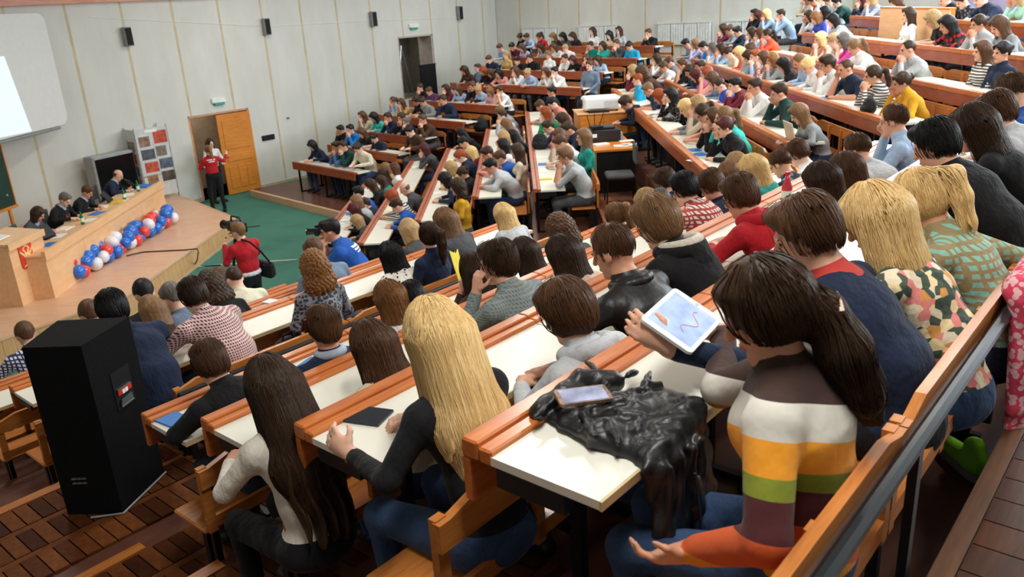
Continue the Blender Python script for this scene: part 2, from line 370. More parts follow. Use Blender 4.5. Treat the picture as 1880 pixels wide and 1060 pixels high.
# ---- hair, built in head space (origin at the head centre, +y is the face)
HTILT = {5: .12, 8: .38, 12: .38, 34: .42, 25: .62}
def hair_sdf(style, pitch=8):
    gp = head_rot(pitch).T @ V3(0, -HTILT.get(pitch, .42), -1.0); gp /= np.linalg.norm(gp)
    sd = Sdf(); g = dict(xwide=.016, xlong=.016, lowpony=.016, short=.012, crop=.005, bob=.016, long=.015, pony=.011, bun=.011, fluffy=.026, bald=.004, curly=.030)[style]
    sd.ell((0, -.014, .026), (.074+g, .095+g, .098+g*1.1), 0, .02)
    if style == 'short': sd.ell((0, .052, .092), (.058, .048, .034), 0, .03); sd.ell((0, -.05, .07), (.07, .06, .06), 0, .02); sd.ell((0, -.07, -.03), (.058, .037, .05), 0, .02)
    if style == 'fluffy': sd.ell((0, .05, .095), (.068, .055, .038), 0, .03); sd.ell((0, -.07, -.035), (.066, .044, .06), 0, .02)
    if style == 'bob':
        for sx in (-1, 1): sd.cone((sx*.068, -.005, .02), V3(sx*.076, .0, .0)+gp*.115, .034, .030, 0, .03, (1, 1.6, 1))
        sd.cone((0, -.07, .0), V3(0, -.065, 0)+gp*.12, .055, .045, 0, .03, (1.6, 1, 1))
        sd.ell((0, .07, .075), (.06, .03, .03), 0, .02)
    if style == 'lowpony':
        q0 = V3(0, -.095, -.055); sd.ell((.0, .05, .085), (.06, .045, .03), 0, .02); sd.cone((0, -.05, .0), q0, .075, .045, 0, .03, (1.15, 1, 1))
        for i in range(3): sd.cone(q0+V3(0, -.035, 0)+gp*.11*i, q0+V3(0, -.035, 0)+gp*.11*(i+1), (.04, .062, .056)[i], (.062, .056, .02)[i], 0, .03, (1.25, .9, 1))
    if style in ('long', 'curly', 'xlong', 'xwide'):
        gr = gp
        for sx in (-1, 1): sd.cone((sx*.066, -.01, .02), V3(sx*.080, .0, -.05)+gr*.13, .030, .030, 0, .03, (1, 1.5, 1))
        L = {'long': .36, 'xlong': .56, 'xwide': .62}.get(style, .22); wd = {'long': .95, 'xlong': 1.15, 'xwide': 1.35}.get(style, 1.2)
        sd.cone((0, -.075, .0), V3(0, -.06, 0)+gr*L*.55, .056, .058*wd, 0, .04, (1.7, 1, 1)); sd.cone(V3(0, -.06, 0)+gr*L*.5, V3(0, -.06, 0)+gr*L, .058*wd, .035*wd, 0, .04, (1.8, .8, 1))
        sd.ell((.02, .06, .085), (.06, .035, .03), 0, .02)
    if style == 'pony':
        sd.ell((0, -.105, .055), (.034, .03, .034), 0, .015)
        q0 = V3(0, -.16, .035); p = [(0, -.125, .06), q0, q0+gp*.09, q0+gp*.19+V3(0, .01, 0), q0+gp*.28+V3(0, .015, 0)]; r = [.022, .034, .036, .030, .012]
        for i in range(4): sd.cone(p[i], p[i+1], r[i], r[i+1], 0, .02)
    if style == 'bun': sd.ell((0, -.115, .045), (.042, .038, .042), 0, .012); sd.ell((0, .07, .07), (.055, .026, .03), 0, .02)
    return sd
def hair_cut(style):
    def f(D, X):
        x, y, z = X[..., 0], X[..., 1], X[..., 2]
        # face opening: an egg in front of the hairline
        ax = {'short': .064, 'crop': .066, 'fluffy': .062, 'bald': .3}.get(style, .056)
        face = np.sqrt((x/ax)**2+((z+.035)/(.118 if style not in ('crop', 'bald') else .125))**2)-1
        face = np.where(y > .0, face*.06, .03+(-y)*.8)
        D = np.maximum(D, -face)
        if style in ('short', 'crop', 'fluffy'):
            zl = np.where(y > -.035, .012+np.clip((y-.02)*.5, 0, .05), -.088+np.clip((y+.105)*1.45, 0, .10)); zl = np.where((y > .018) & (y < .048), -.02, zl); zl = zl+.005*np.sin(x*170)+.004*np.sin(x*90+y*120)
            D = D+np.clip(.035-z, 0, .12)*{'short': .16, 'crop': .05, 'fluffy': .13}[style]; D = np.maximum(D, (zl-z)*.8)
        if style in ('pony', 'bun'):
            D = np.maximum(D, np.where(y > -.115, (np.where(y > -.02, -.012, -.06+np.clip((y+.10)*.5, 0, .05))-z)*.8, -1))
        if style == 'bald': D = np.maximum(D, np.maximum((-.055-z)*.8, np.minimum(z-.03, .3))); D = np.maximum(D, y-.02)
        if style in ('long', 'xlong', 'curly', 'lowpony', 'xwide'):
            gq = hair_cut.g; tt = X @ gq; Le = {'long': .37, 'xlong': .56, 'curly': .27, 'lowpony': .42, 'xwide': .68}[style]
            D = np.maximum(D, (tt-Le+.05+.035*np.sin(x*110+np.sin(x*37)*2)+.025*np.sin(x*53+y*40))*.5)
            D = D+np.clip(tt-.12, 0, .4)*.035*np.sin(x*120+np.sin(tt*20)*1.3)
        th = np.arctan2(x, y+.03); q = np.sin(th*23+np.sin(th*7)*2+z*9)*.5+np.sin(th*41+z*17)*.3
        amp = {'curly': .0, 'crop': .0006, 'bald': .0006}.get(style, .0022)
        D = D+q*amp
        if style == 'curly': D = D+np.sin(x*130+np.sin(z*60)*1.2)*np.sin(y*130+z*25)*np.sin(z*120+x*40)*.009
        return D
    return f
HAIR = {}
def set_g(pitch): g = head_rot(pitch).T @ V3(0, -HTILT.get(pitch, .42), -1.0); hair_cut.g = g/np.linalg.norm(g)
def hair_mesh(style, res=.0085, pitch=8):
    set_g(pitch)
    k = (style, res, pitch if style in ('long', 'curly', 'bob', 'pony', 'xlong', 'lowpony', 'xwide') else 0)
    if k not in HAIR:
        sd = hair_sdf(style, pitch); lo = np.min([pbox(p)[0] for p in sd.p], 0)-.035; hi = np.max([pbox(p)[1] for p in sd.p], 0)+.035
        V, Q = surface(sd, *[np.arange(lo[d], hi[d]+res, res) for d in range(3)], extra=hair_cut(style))
        HAIR[k] = npmesh('hair', V, Q)
    return HAIR[k]

def strands(style, pitch, n, seed, rad=.0016, seg=13, step=.030, spread=.0):
    "combed locks lying on the hair: tubes that run down the surface with gravity"
    sd = hair_sdf(style, pitch); r_ = np.random.default_rng(seed); g = head_rot(pitch).T @ V3(0, -HTILT.get(pitch, .42)*.8, -1.0); g /= np.linalg.norm(g)
    def dist(X):
        D = None
        for p in sd.p: d = pd(p, X); D = d if D is None else smin(D, d, p[6])
        return D
    def grad(X):
        e = 1e-3; G = np.stack([dist(X+np.eye(3)[i]*e)-dist(X-np.eye(3)[i]*e) for i in range(3)], -1); return G/np.maximum(np.linalg.norm(G, axis=-1, keepdims=True), 1e-9)
    v = r_.normal(size=(n, 3)); v[:, 2] = np.abs(v[:, 2])*.8-.15; v[:, 1] = np.where(v[:, 1] > .25, -v[:, 1], v[:, 1]); v /= np.linalg.norm(v, axis=1, keepdims=True)
    X = V3(0, -.014, .026)+v*V3(.08, .10, .105); off = r_.uniform(.0, .006, n)
    path = []; wob = r_.normal(size=(n, 3))*.12
    for i in range(seg):
        for _ in range(2): X = X-grad(X)*(dist(X)-off)[:, None]
        path.append(X.copy()); nn = grad(X); t = g+wob*math.sin(i*.7)+nn*.0; 
        if i < 4: t = t+(X-V3(0, -.01, .1))*V3(2.5, 3, .0)
        t = t-nn*(t*nn).sum(1, keepdims=True); L = np.linalg.norm(t, axis=1, keepdims=True)
        low = L[:, 0] < .35; t = np.where(low[:, None], g, t/np.maximum(L, 1e-6)); X = X+t*step
    P = np.stack(path, 1); m = seg; T = np.gradient(P, axis=1); T /= np.maximum(np.linalg.norm(T, axis=2, keepdims=True), 1e-9)
    a = np.cross(T, V3(.3, .2, .93)); a /= np.maximum(np.linalg.norm(a, axis=2, keepdims=True), 1e-9); b = np.cross(T, a)
    rr = rad*(1-.75*(np.arange(m)/(m-1))**3)[None, :, None]*r_.uniform(.6, 1.5, (n, 1, 1))
    rings = np.stack([P+rr*(a*math.cos(q)+b*math.sin(q)) for q in (0, 2.09, 4.19)], 2)
    V = rings.reshape(-1, 3); base = np.arange(n)[:, None, None]*m*3+np.arange(m-1)[None, :, None]*3; k = np.arange(3)
    Q = np.stack([base+k, base+(k+1) % 3, base+3+(k+1) % 3, base+3+k], -1).reshape(-1, 4)
    return V, Q
def fine_hair(style, pitch, n, seed, res=.006, **k):
    set_g(pitch)
    sd = hair_sdf(style, pitch); lo = np.min([pbox(p)[0] for p in sd.p], 0)-.035; hi = np.max([pbox(p)[1] for p in sd.p], 0)+.035
    V, Q = surface(sd, *[np.arange(lo[d], hi[d]+res, res) for d in range(3)], extra=hair_cut(style))
    if n:
        V2, Q2 = strands(style, pitch, n, seed, **k); Q = np.concatenate([Q, Q2+len(V)]); V = np.concatenate([V, V2])
    return npmesh('hair', V, Q)
# ------------------------------------------------------------------ room materials
W_or = wood('orange_wood', '#d07a3c', '#a3501f')
W_red = wood('red_brown_wood', '#a9552f', '#79351a', .42)
W_ply = wood('plywood', '#efc496', '#e2ae7c', .5, (1.2, 6, 6), .03, .05)
W_pine = wood('pine_door', '#e0923f', '#c06f22', .4)
W_stage = wood('stage_parquet', '#e8bd9c', '#d6a27c', .42, (1.5, 9, 9))
W_bench = wood('bench_wood', '#c9803f', '#9a5522', .4)
W_dark = wood('dark_floor_wood', '#4b2d1a', '#2c180d', .28)
M_white = plain('desk_laminate', '#e9e9dc', .35, var=.03, scale=3, coat=.3)
M_edge = plain('laminate_edge', '#cdb98c', .5)
M_black = plain('black_metal', '#15161a', .45, .3)
M_rail = plain('steel_rail_paint', '#2b3035', .35, .6)
M_carpet = None
def carpet():
    m = bpy.data.materials.new('green_carpet'); nt, b = nodes_of(m)
    f = noise(nt, mapping(nt), 160, 3); f2 = noise(nt, mapping(nt), 1.1, 3)
    a = N(nt, 'ShaderNodeMath', operation='ADD'); nt.links.new(f, a.inputs[0]); nt.links.new(f2, a.inputs[1])
    nt.links.new(ramp(nt, a.outputs[0], [(.55, hexc('#1e4a42')), (1.3, hexc('#3f7a68'))]), b.inputs['Base Color'])
    b.inputs['Roughness'].default_value = .95; bump(nt, b, f, .4, .005); return m
M_carpet = carpet()
def wallmat():
    m = bpy.data.materials.new('wall_paint'); nt, b = nodes_of(m)
    f = noise(nt, mapping(nt, (1, 1, .35)), 1.7, 5, .6)
    nt.links.new(ramp(nt, f, [(.25, hexc('#cdcdc6')), (.75, hexc('#dcddd7'))]), b.inputs['Base Color'])
    b.inputs['Roughness'].default_value = .85; bump(nt, b, noise(nt, mapping(nt), 40, 2), .1, .004); return m
M_wall = wallmat()
M_joint = plain('wall_joint_stain', '#c9bc9a', .9, var=.12, scale=2.5)
M_brick = [wood('brick_parquet_%d' % i, c, d,   .7, (8, 8, 8), .1, 0) for i, (c, d) in enumerate((('#74421f', '#4e2a12'), ('#613418', '#40200f'), ('#814c26', '#5c3216'), ('#532b14', '#35190b')))]
M_grout = plain('floor_grout', '#7d705e', .9)
M_terr = wood('terrace_floor_paint', '#6e4434', '#4d2c20', .5, (2, 6, 6))
M_stone = plain('stone_edging', '#8b8375', .8, var=.2, scale=14)

# ------------------------------------------------------------------ shell
WZ = 6.6
def wall_panels(name, plane, lo, hi, pitch, first, doors=()):
    "panels 1.26 m wide with recessed joints, standing on one wall plane; coordinate runs along the wall"
    root = struct(bpy.data.objects.new(name, None)); COL.objects.link(root)
    cuts = [lo]; x = first
    while x < hi:
        if x > lo: cuts.append(x)
        x += pitch
    cuts.append(hi)
    if plane == 'front': root.location = sa(WALL_S, 0); root.rotation_euler = (0, 0, math.atan2(dA[1], dA[0]))
    else: root.location = sa(0, WALL_A); root.rotation_euler = (0, 0, math.atan2(nA[1], nA[0]))
    d0, d1 = (0.0, .08) if plane == 'front' else (-.08, 0.0)
    for i in range(len(cuts)-1):
        a, b = cuts[i]+.03, cuts[i+1]-.03; segs = [(a, b, -.2, WZ)]
        for (p, q, zb, zt) in doors:
            n = []
            for (e, f, g, h) in segs:
                if f <= p or e >= q: n.append((e, f, g, h)); continue
                if e < p: n.append((e, p, g, h)); e = p
                if f > q: n.append((q, f, g, h)); f = q
                n.append((e, f, zt, h))
                if zb > g: n.append((e, f, g, zb))
            segs = n
        for (e, f, g, h) in segs: MB().box(e, f, d0, d1, g, h).build('panel', M_wall, root)
        for zj0, zj1 in ([] if not i else [(-.2, WZ)] if not any(p-.02 < cuts[i] < q+.02 for p, q, _, _ in doors) else [z_ for p, q, zb, zt in doors if p-.02 < cuts[i] < q+.02 for z_ in ([(zt, WZ)]+([(-.2, zb)] if zb > 0 else []))]): MB().box(cuts[i]-.034, cuts[i]+.034, d0+.003 if plane == 'front' else -.07, d1+.01 if plane == 'front' else -.003, zj0, zj1).build('joint', M_joint, root)
    return root
D1 = (10.70, 12.48, -.2, 2.21); D2 = (18.11, 19.63, 1.72, 3.66)
wall_panels('wall_front', 'front', -4, WALL_A+.08, 1.26, 9.55-1.26*10, (D1, D2))
wall_panels('wall_side', 'side', -3.0, WALL_S, 1.25, 10.2-1.25*8)
# back wall behind the top rows, with a strip of windows above the frame
bw = struct(MB().box(9.3, 9.4, -8, 22.6, 0, 5.0).box(9.3, 9.4, -8, 22.6, 6.3, WZ).build('wall_back', M_wall))
for i in range(4):
    y = 5.6+i*4.2
    f = MB()
    for (a, b, c, d) in ((y, y+.06, 5, 6.3), (y+3.5, y+3.56, 5, 6.3), (y, y+3.56, 5, 5.06), (y, y+3.56, 6.24, 6.3), (y+1.75, y+1.81, 5, 6.3)): f.box(9.28, 9.4, a, b, c, d)
    wn = struct(f.build('window_%d' % (i+1), plain('window_frame_paint', '#e8e8e4', .5)))
    area('window_daylight', (9.2, y+1.78, 5.65), (0, math.radians(90), 0), 1.1, 3.3, 270, (.80, .92, 1))
    struct(MB().box(9.3, 9.4, y+3.56, y+4.2, 5, 6.3).build('wall_back', M_wall))
struct(MB().box(9.3, 9.4, -8, 5.6, 5, 6.3).build('wall_back', M_wall))
o = MB().box(-4.3, -4.2, -4, 20.1, -.2, WZ).build('wall_left', M_wall); o.rotation_euler = (0, 0, math.atan2(dA[1], dA[0])); struct(o)
o = MB().box(-4.3, 16, -3.7, -3.6, -.2, WZ).build('wall_rear', M_wall); o.rotation_euler = (0, 0, math.atan2(dA[1], dA[0])); struct(o)
struct(MB().box(-24, 12, -10, 34, WZ, WZ+.1).build('ceiling', plain('ceiling_paint', '#e6e4da', .9)))
# floor slab with green carpet in front of the stage
struct(MB().box(-24, 12, -10, 34, -.25, 0).build('floor', M_carpet))
# wooden beam high on the front wall
bm = MB().box(-4, 22.8, -.14, 0, 5.02, 5.32).build('trim_1', W_or); bm.location = sa(WALL_S, 0); bm.rotation_euler = (0, 0, math.atan2(dA[1], dA[0])); struct(bm)
bs = MB().box(-4, 10.68, -.025, 0, 0, .1).box(12.5, 17.9, -.025, 0, 0, .07).build('baseboard_front', plain('baseboard_paint', '#b9a78c', .7)); bs.location = sa(WALL_S, 0); bs.rotation_euler = bm.rotation_euler; struct(bs)
# ceiling lamps: rows of white luminaires
m_lamp = bpy.data.materials.new('lamp_diffuser'); nt, b = nodes_of(m_lamp); b.inputs['Emission Color'].default_value = (1, .97, .92, 1); b.inputs['Emission Strength'].default_value = 3; b.inputs['Base Color'].default_value = (.9, .9, .88, 1)
m_fix = plain('luminaire_body', '#dcdcd8', .5)
for x, y in ((-4.4, 7.5), (-4.4, 13.5), (-4.4, 19.5), (.2, 7.5), (.2, 13.5), (.2, 19.5), (.6, 25.0), (.4, 1.6), (4.8, -1.0), (4.8, 3.4), (4.8, 8.5), (4.8, 13.5), (4.8, 19.5)):
    t = thing('ceiling_lamp', 'white rectangular fluorescent lamp fixed on the ceiling', 'lamp', (x, y, WZ), 0, 'ceiling lamps in rows')
    MB().box(-.2, .2, -.75, .75, -.09, 0).build('housing', m_fix, t); MB().box(-.17, .17, -.72, .72, -.11, -.09).build('diffuser', m_lamp, t)
    area('lamp_light', (x, y, WZ-.13), (0, 0, 0), .34, 1.4, 88, (1, .97, .92))

# ------------------------------------------------------------------ doors in the front wall
def wallthing(name, label, cat, a, z, out=0.0, group=None):
    p = sa(WALL_S-out, a, z); t = thing(name, label, cat, p, math.atan2(dA[1], dA[0]), group); return t       # local x along wall, -y into the room
M_hall = plain('corridor_paint', '#b5a893', .9)
def opening(n, D, depth, mat, jamb):
    a0, a1, z0, z1 = D; z0 = max(z0, 0)
    f = MB().box(a0-.0, a0+.05, 0, depth*.35, z0, z1).box(a1-.05, a1, 0, depth*.35, z0, z1).box(a0, a1, 0, depth*.35, z1-.05, z1)
    o = f.build('door_%d' % n, jamb); o.location = sa(WALL_S, 0); o.rotation_euler = bm.rotation_euler; struct(o)
    k = MB().box(a0-.6, a1+.6, depth, depth+.05, z0-.05, z1+.4).box(a0-.65, a0-.6, .08, depth, z0-.05, z1+.4).box(a1+.6, a1+.65, .08, depth, z0-.05, z1+.4).box(a0-.6, a1+.6, .08, depth, z0-.06, z0).box(a0-.6, a1+.6, .08, depth, z1+.35, z1+.4)
    k = k.build('wall_corridor', mat); k.location = o.location; k.rotation_euler = bm.rotation_euler; struct(k); return o
d1 = opening(1, D1, 1.6, M_hall, plain('door_jamb_pink', '#c79a7c', .7))
area('corridor_fill_light', sa(WALL_S+.9, 11.6, 2.4), (0, 0, 0), .5, .5, 6, (1, .85, .7))  # unseen fill light, added to brighten the corridor behind the pine door
area('corridor_fill_light', sa(WALL_S+1.0, 18.8, 3.9), (0, 0, 0), .5, .5, 5, (1, .95, .85))  # second added fill, no fixture: lifts the otherwise black upper doorway
d2 = opening(2, D2, 1.8, plain('dim_corridor', '#8b877b', .95), plain('door_jamb_grey', '#b9aea6', .7))
def leaf(parent, w, h, loc, rz):
    L = bpy.data.objects.new('door_leaf', None); COL.objects.link(L); L.parent = parent; L.location = loc; L.rotation_euler = (0, 0, rz)
    MB().box(0, w, -.02, .02, 0, h).build('leaf_frame', W_pine, L)
    for (x0, x1, z0, z1) in ((.12, w-.12, 1.18, h-.16), (.12, w-.12, .86, 1.06), (.12, w*.37-.02, .14, .74), (w*.37+.03, w*.63-.03, .14, .74), (w*.63+.02, w-.12, .14, .74)):
        MB().box(x0, x1, -.035, .035, z0, z1, bev=.012).build('door_panel', W_pine, L)
    MB().tube([(.06, -.02, 1.0), (.06, -.07, 1.0), (.16, -.07, 1.0)], .01, 6).build('handle', M_black, L); return L
a0, a1 = D1[0], D1[1]
leaf(d1, .98, 2.12, (a1-1.02, -.03, .02), math.radians(-2)); leaf(d1, .72, 2.12, (a0+.06, .03, .02), math.radians(72))
# step ladder and black board in the dark doorway
t = wallthing('step_ladder', 'tall aluminium step ladder leaning inside the dark upper doorway', 'ladder', 18.75, 1.74, -.75)
m_al = plain('aluminium', '#b8babc', .3, .9)
for s in (-.16, .16):
    MB().tube([(-.25+s*.2, s, 0), (.05+s*.2, s, 1.62)], .022, 6).build('rail', m_al, t); MB().tube([(.42+s*.2, s, .0), (.05+s*.2, s, 1.6)], .02, 6).build('support', m_al, t)
for k in range(6): q = .12+k*.14; MB().box(-.25+.3*q-.03, -.25+.3*q+.04, -.17, .17, 1.62*q-.012, 1.62*q+.012).build('tread', m_al, t)
t = wallthing('black_board', 'black flat board standing at the jamb of the dark doorway', 'board', 19.2, 1.74, .12)
MB().box(-.36, .34, -.02, .02, 0, .98).build('panel', M_black, t); MB().box(-.38, .36, -.028, .028, .96, 1.0).build('frame', M_black, t)
# wall loudspeakers, exit signs, small panel
m_grey = plain('speaker_grey', '#8d8f90', .5); m_dk = plain('speaker_cloth', '#1b1c1e', .9)
for i, (a, lb) in enumerate(((9.55, 'narrow black column speaker on the wall between projection screen and photo stand'), (13.37, 'narrow black column speaker on the wall right of the pine door'), (17.14, 'narrow black column speaker on the wall before the dark doorway'), (20.92, 'narrow black column speaker on the wall past the dark doorway, near the corner'))):
    t = wallthing('wall_speaker', lb, 'loudspeaker', a, 4.03, 0.0, 'column speakers along the front wall')
    MB().box(-.09, .09, -.16, -.03, 0, .43, bev=.01).build('cabinet', m_grey, t); MB().box(-.07, .075, -.175, -.155, .02, .41).build('grille', m_dk, t); MB().box(-.02, .02, -.03, 0, .15, .3).build('bracket', m_grey, t)
m_sign = plain('sign_white', '#e9efec', .4); m_sg = plain('sign_green', '#2e9a86', .5)
for a, z, lb in ((11.63, 2.42, 'small white exit sign above the pine door'), (18.82, 3.87, 'small white exit sign above the dark doorway')):
    t = wallthing('exit_sign', lb, 'sign', a, z); MB().box(-.2, .2, -.07, 0, .03, .15, bev=.01).build('case', m_sign, t); MB().box(-.14, .14, -.075, -.005, -.03, .03).build('green_plate', m_sg, t)
t = wallthing('socket_panel', 'black strip with a row of sockets on the wall right of the pine door', 'sockets', 12.95, 1.26)
MB().box(-.2, .2, -.03, 0, 0, .14).build('plate', M_black, t)
for k in range(4): MB().lathe([(.035, 0), (.035, .02)], n=10).build('socket', plain('socket_dark', '#2a2023', .4), t, loc=(-.14+k*.093, -.03, .07)).rotation_euler = (math.radians(90), 0, 0)
t = wallthing('wall_thermostat', 'tiny grey thermostat box high on the bare front wall', 'thermostat', 13.68, 1.74); MB().box(-.05, .05, -.03, 0, 0, .05, bev=.008).build('case', m_grey, t); MB().lathe([(.012, 0), (.012, .012)], n=8).build('dial', M_black, t, loc=(0, -.03, .025)).rotation_euler = (math.radians(90), 0, 0)
wr = MB().tube([(11.5, -.012, 2.44), (13.3, -.012, 2.42)], .008, 5).tube([(15, -.012, 3.9), (20.2, -.012, 3.78)], .008, 5); 
wc = MB().tube([(8.8, -.012, 4.72), (13.4, -.012, 4.25), (17.2, -.012, 4.2), (20.9, -.012, 4.1)], .007, 5).build('wall_cable', m_sign); wc.location = sa(WALL_S, 0); wc.rotation_euler = bm.rotation_euler
tag(wc, 'thin white cable run along the front wall between the speakers', 'cable')
# radiators on the side wall
m_rad = plain('radiator_enamel', '#dfe4e2', .35); 
for (b0, b1, lb) in ((18.84, 17.33, 'white panel radiator on the far wall nearest the corner'), (16.42, 14.92, 'white panel radiator on the far wall, second from the corner'), (13.47, 11.69, 'widest white panel radiator on the far wall, third from the corner'), (11.23, 9.3, 'white panel radiator on the far wall, half behind the top rows of students')):
    p = sa(b1, WALL_A, 2.98); t = thing('radiator', lb, 'radiator', p, math.atan2(nA[1], nA[0]), 'radiators on the far wall')
    L = b0-b1; n = max(3, int(L/.42))
    for i in range(n):
        c = MB().box(i*L/n+.012, (i+1)*L/n-.012, .04, .10, 0, .62, bev=.012)
        for q in range(5): xx = i*L/n+.05+q*(L/n-.1)/4; c.box(xx-.012, xx+.012, .10, .112, .04, .58)
        c.build('section', m_rad, t)
    MB().tube([(-.06, .06, -.25), (-.06, .06, .55), (0, .06, .55)], .014, 6).build('pipe', m_rad, t)
    MB().box(0, L, .03, .12, .62, .65).build('top_cover', m_rad, t)
# ------------------------------------------------------------------ rows of desks and benches
class Row: pass
ROWS = {}
def row(key, near, far, z, deg, a0=None, a1=None, s=None):
    r = Row(); r.key = key; r.z = z; r.zf = z-.75; r.u = dirv(deg); r.f = np.array([-r.u[1], r.u[0]])
    p, q = at_z(*near, z)[:2], at_z(*far, z)[:2]
    r.s = float(p @ r.f) if s is None else s
    r.a0 = float(p @ r.u) if a0 is None else a0; r.a1 = float(q @ r.u) if a1 is None else a1
    r.L = r.a1-r.a0; r.rz = math.atan2(r.u[1], r.u[0]); ROWS[key] = r; return r
def rp(r, a, dy=0.0, z=0.0): p = r.u*a+r.f*(r.s+dy); return Vector((p[0], p[1], z))
G = 41.3
row('r6', (845, 820), (1320, 540), 3.35, G, a1=8.2); row('r5', (538, 790), (960, 590), 3.07, G, a1=7.9)
row('r4', (367, 778), (720, 650), 2.78, G, a1=7.55); row('r3', (258, 768), (500, 690), 2.48, G, a1=7.2)
row('A5', (195, 670), (895, 409), 2.20, G, a0=2.3)
for k, (s, z, e) in {'A4': (6.78, 1.90, 6.15), 'A3': (7.68, 1.60, 5.8), 'A2': (8.58, 1.30, 5.45), 'A1': (9.5, .95, 5.1)}.items():
    row(k, (0, 690), (60, 690), z, G, a0=1.75 if k != 'A1' else 1.5, a1=e, s=s)
Bd = 1.2
row('B1', (601, 445), (683, 338), .87, Bd, s=3.52); row('B2', (655, 449), (754, 296), 1.05, Bd); row('B3', (760, 407), (820, 274), 1.33, Bd)
row('B4', (866, 364), (891, 239), 1.62, Bd); row('B5', (979, 351), (956, 207), 1.90, Bd)
row('BU1', (1288, 313), (1114, 162), 2.50, Bd, a0=8.9, a1=18.9); row('BU2', (1443, 265), (1197, 149), 2.72, Bd); row('BU3', (1480, 178), (1242, 111), 3.0, Bd, a0=9.05)
row('BU4', (1678, 151), (1619, 139), 3.25, Bd, a0=7.4, a1=17.8); row('BU5', (1787, 101), (1423, 66), 3.55, Bd, s=-5.80, a0=8.6, a1=17.3); row('BU6', (1750, 38), (1440, 37), 3.82, Bd, s=-6.70, a0=9.4, a1=17.2)
Cd = -43
row('C1', (650, 320), (546.6, 297), .90, Cd); row('C2', (725, 286), (598, 268), 1.22, Cd); row('C3', (775, 256), (650, 239), 1.46, Cd); row('C4', (850, 227), (700, 210), 1.77, Cd); row('C5', (916, 197), (741, 187), 2.05, Cd)
row('CU1', (1065, 164), (825, 154), 2.38, Cd); row('CU2', (1104.6, 135), (863, 131.5), 2.68, Cd); row('CU3', (1168, 109), (907, 109), 2.93, Cd); row('CU4', (1199, 86), (968, 89.6), 3.17, Cd)
ORD = {1: 'first', 2: 'second', 3: 'third', 4: 'fourth', 5: 'fifth', 6: 'sixth'}
def where(k):
    if k[0] == 'r': return '%s row above black rail, loudspeaker side' % ORD[int(k[1])-2]
    if k[0] == 'A': return '%s row from carpet, loudspeaker side' % ORD[int(k[1])]
    if k[:2] == 'BU': return '%s row up from projector' % ORD[int(k[2])]
    if k[0] == 'B': return '%s middle row from carpet' % ORD[int(k[1])]
    if k == 'CU4': return 'top row under the radiators'
    if k[:2] == 'CU': return '%s row above aisle, radiator side' % ORD[int(k[2])]
    return '%s row from carpet, by white wall' % ORD[int(k[1])]
UP = {'r5': 'r6', 'r4': 'r5', 'r3': 'r4', 'A4': 'A5', 'A3': 'A4', 'A2': 'A3', 'A1': 'A2', 'B4': 'B5', 'B3': 'B4', 'B2': 'B3', 'B1': 'B2', 'BU5': 'BU6', 'BU4': 'BU5', 'BU3': 'BU4', 'BU2': 'BU3', 'BU1': 'BU2', 'C1': 'C2', 'C2': 'C3', 'C3': 'C4', 'C4': 'C5', 'CU1': 'CU2', 'CU2': 'CU3', 'CU3': 'CU4'}
for r in ROWS.values():
    r.bd = min(.965, abs(ROWS[UP[r.key]].s-r.s)-.035) if r.key in UP else .965; r.seat = -(r.bd-.235)
    print(r.key, round(r.s, 2), round(r.bd, 3))
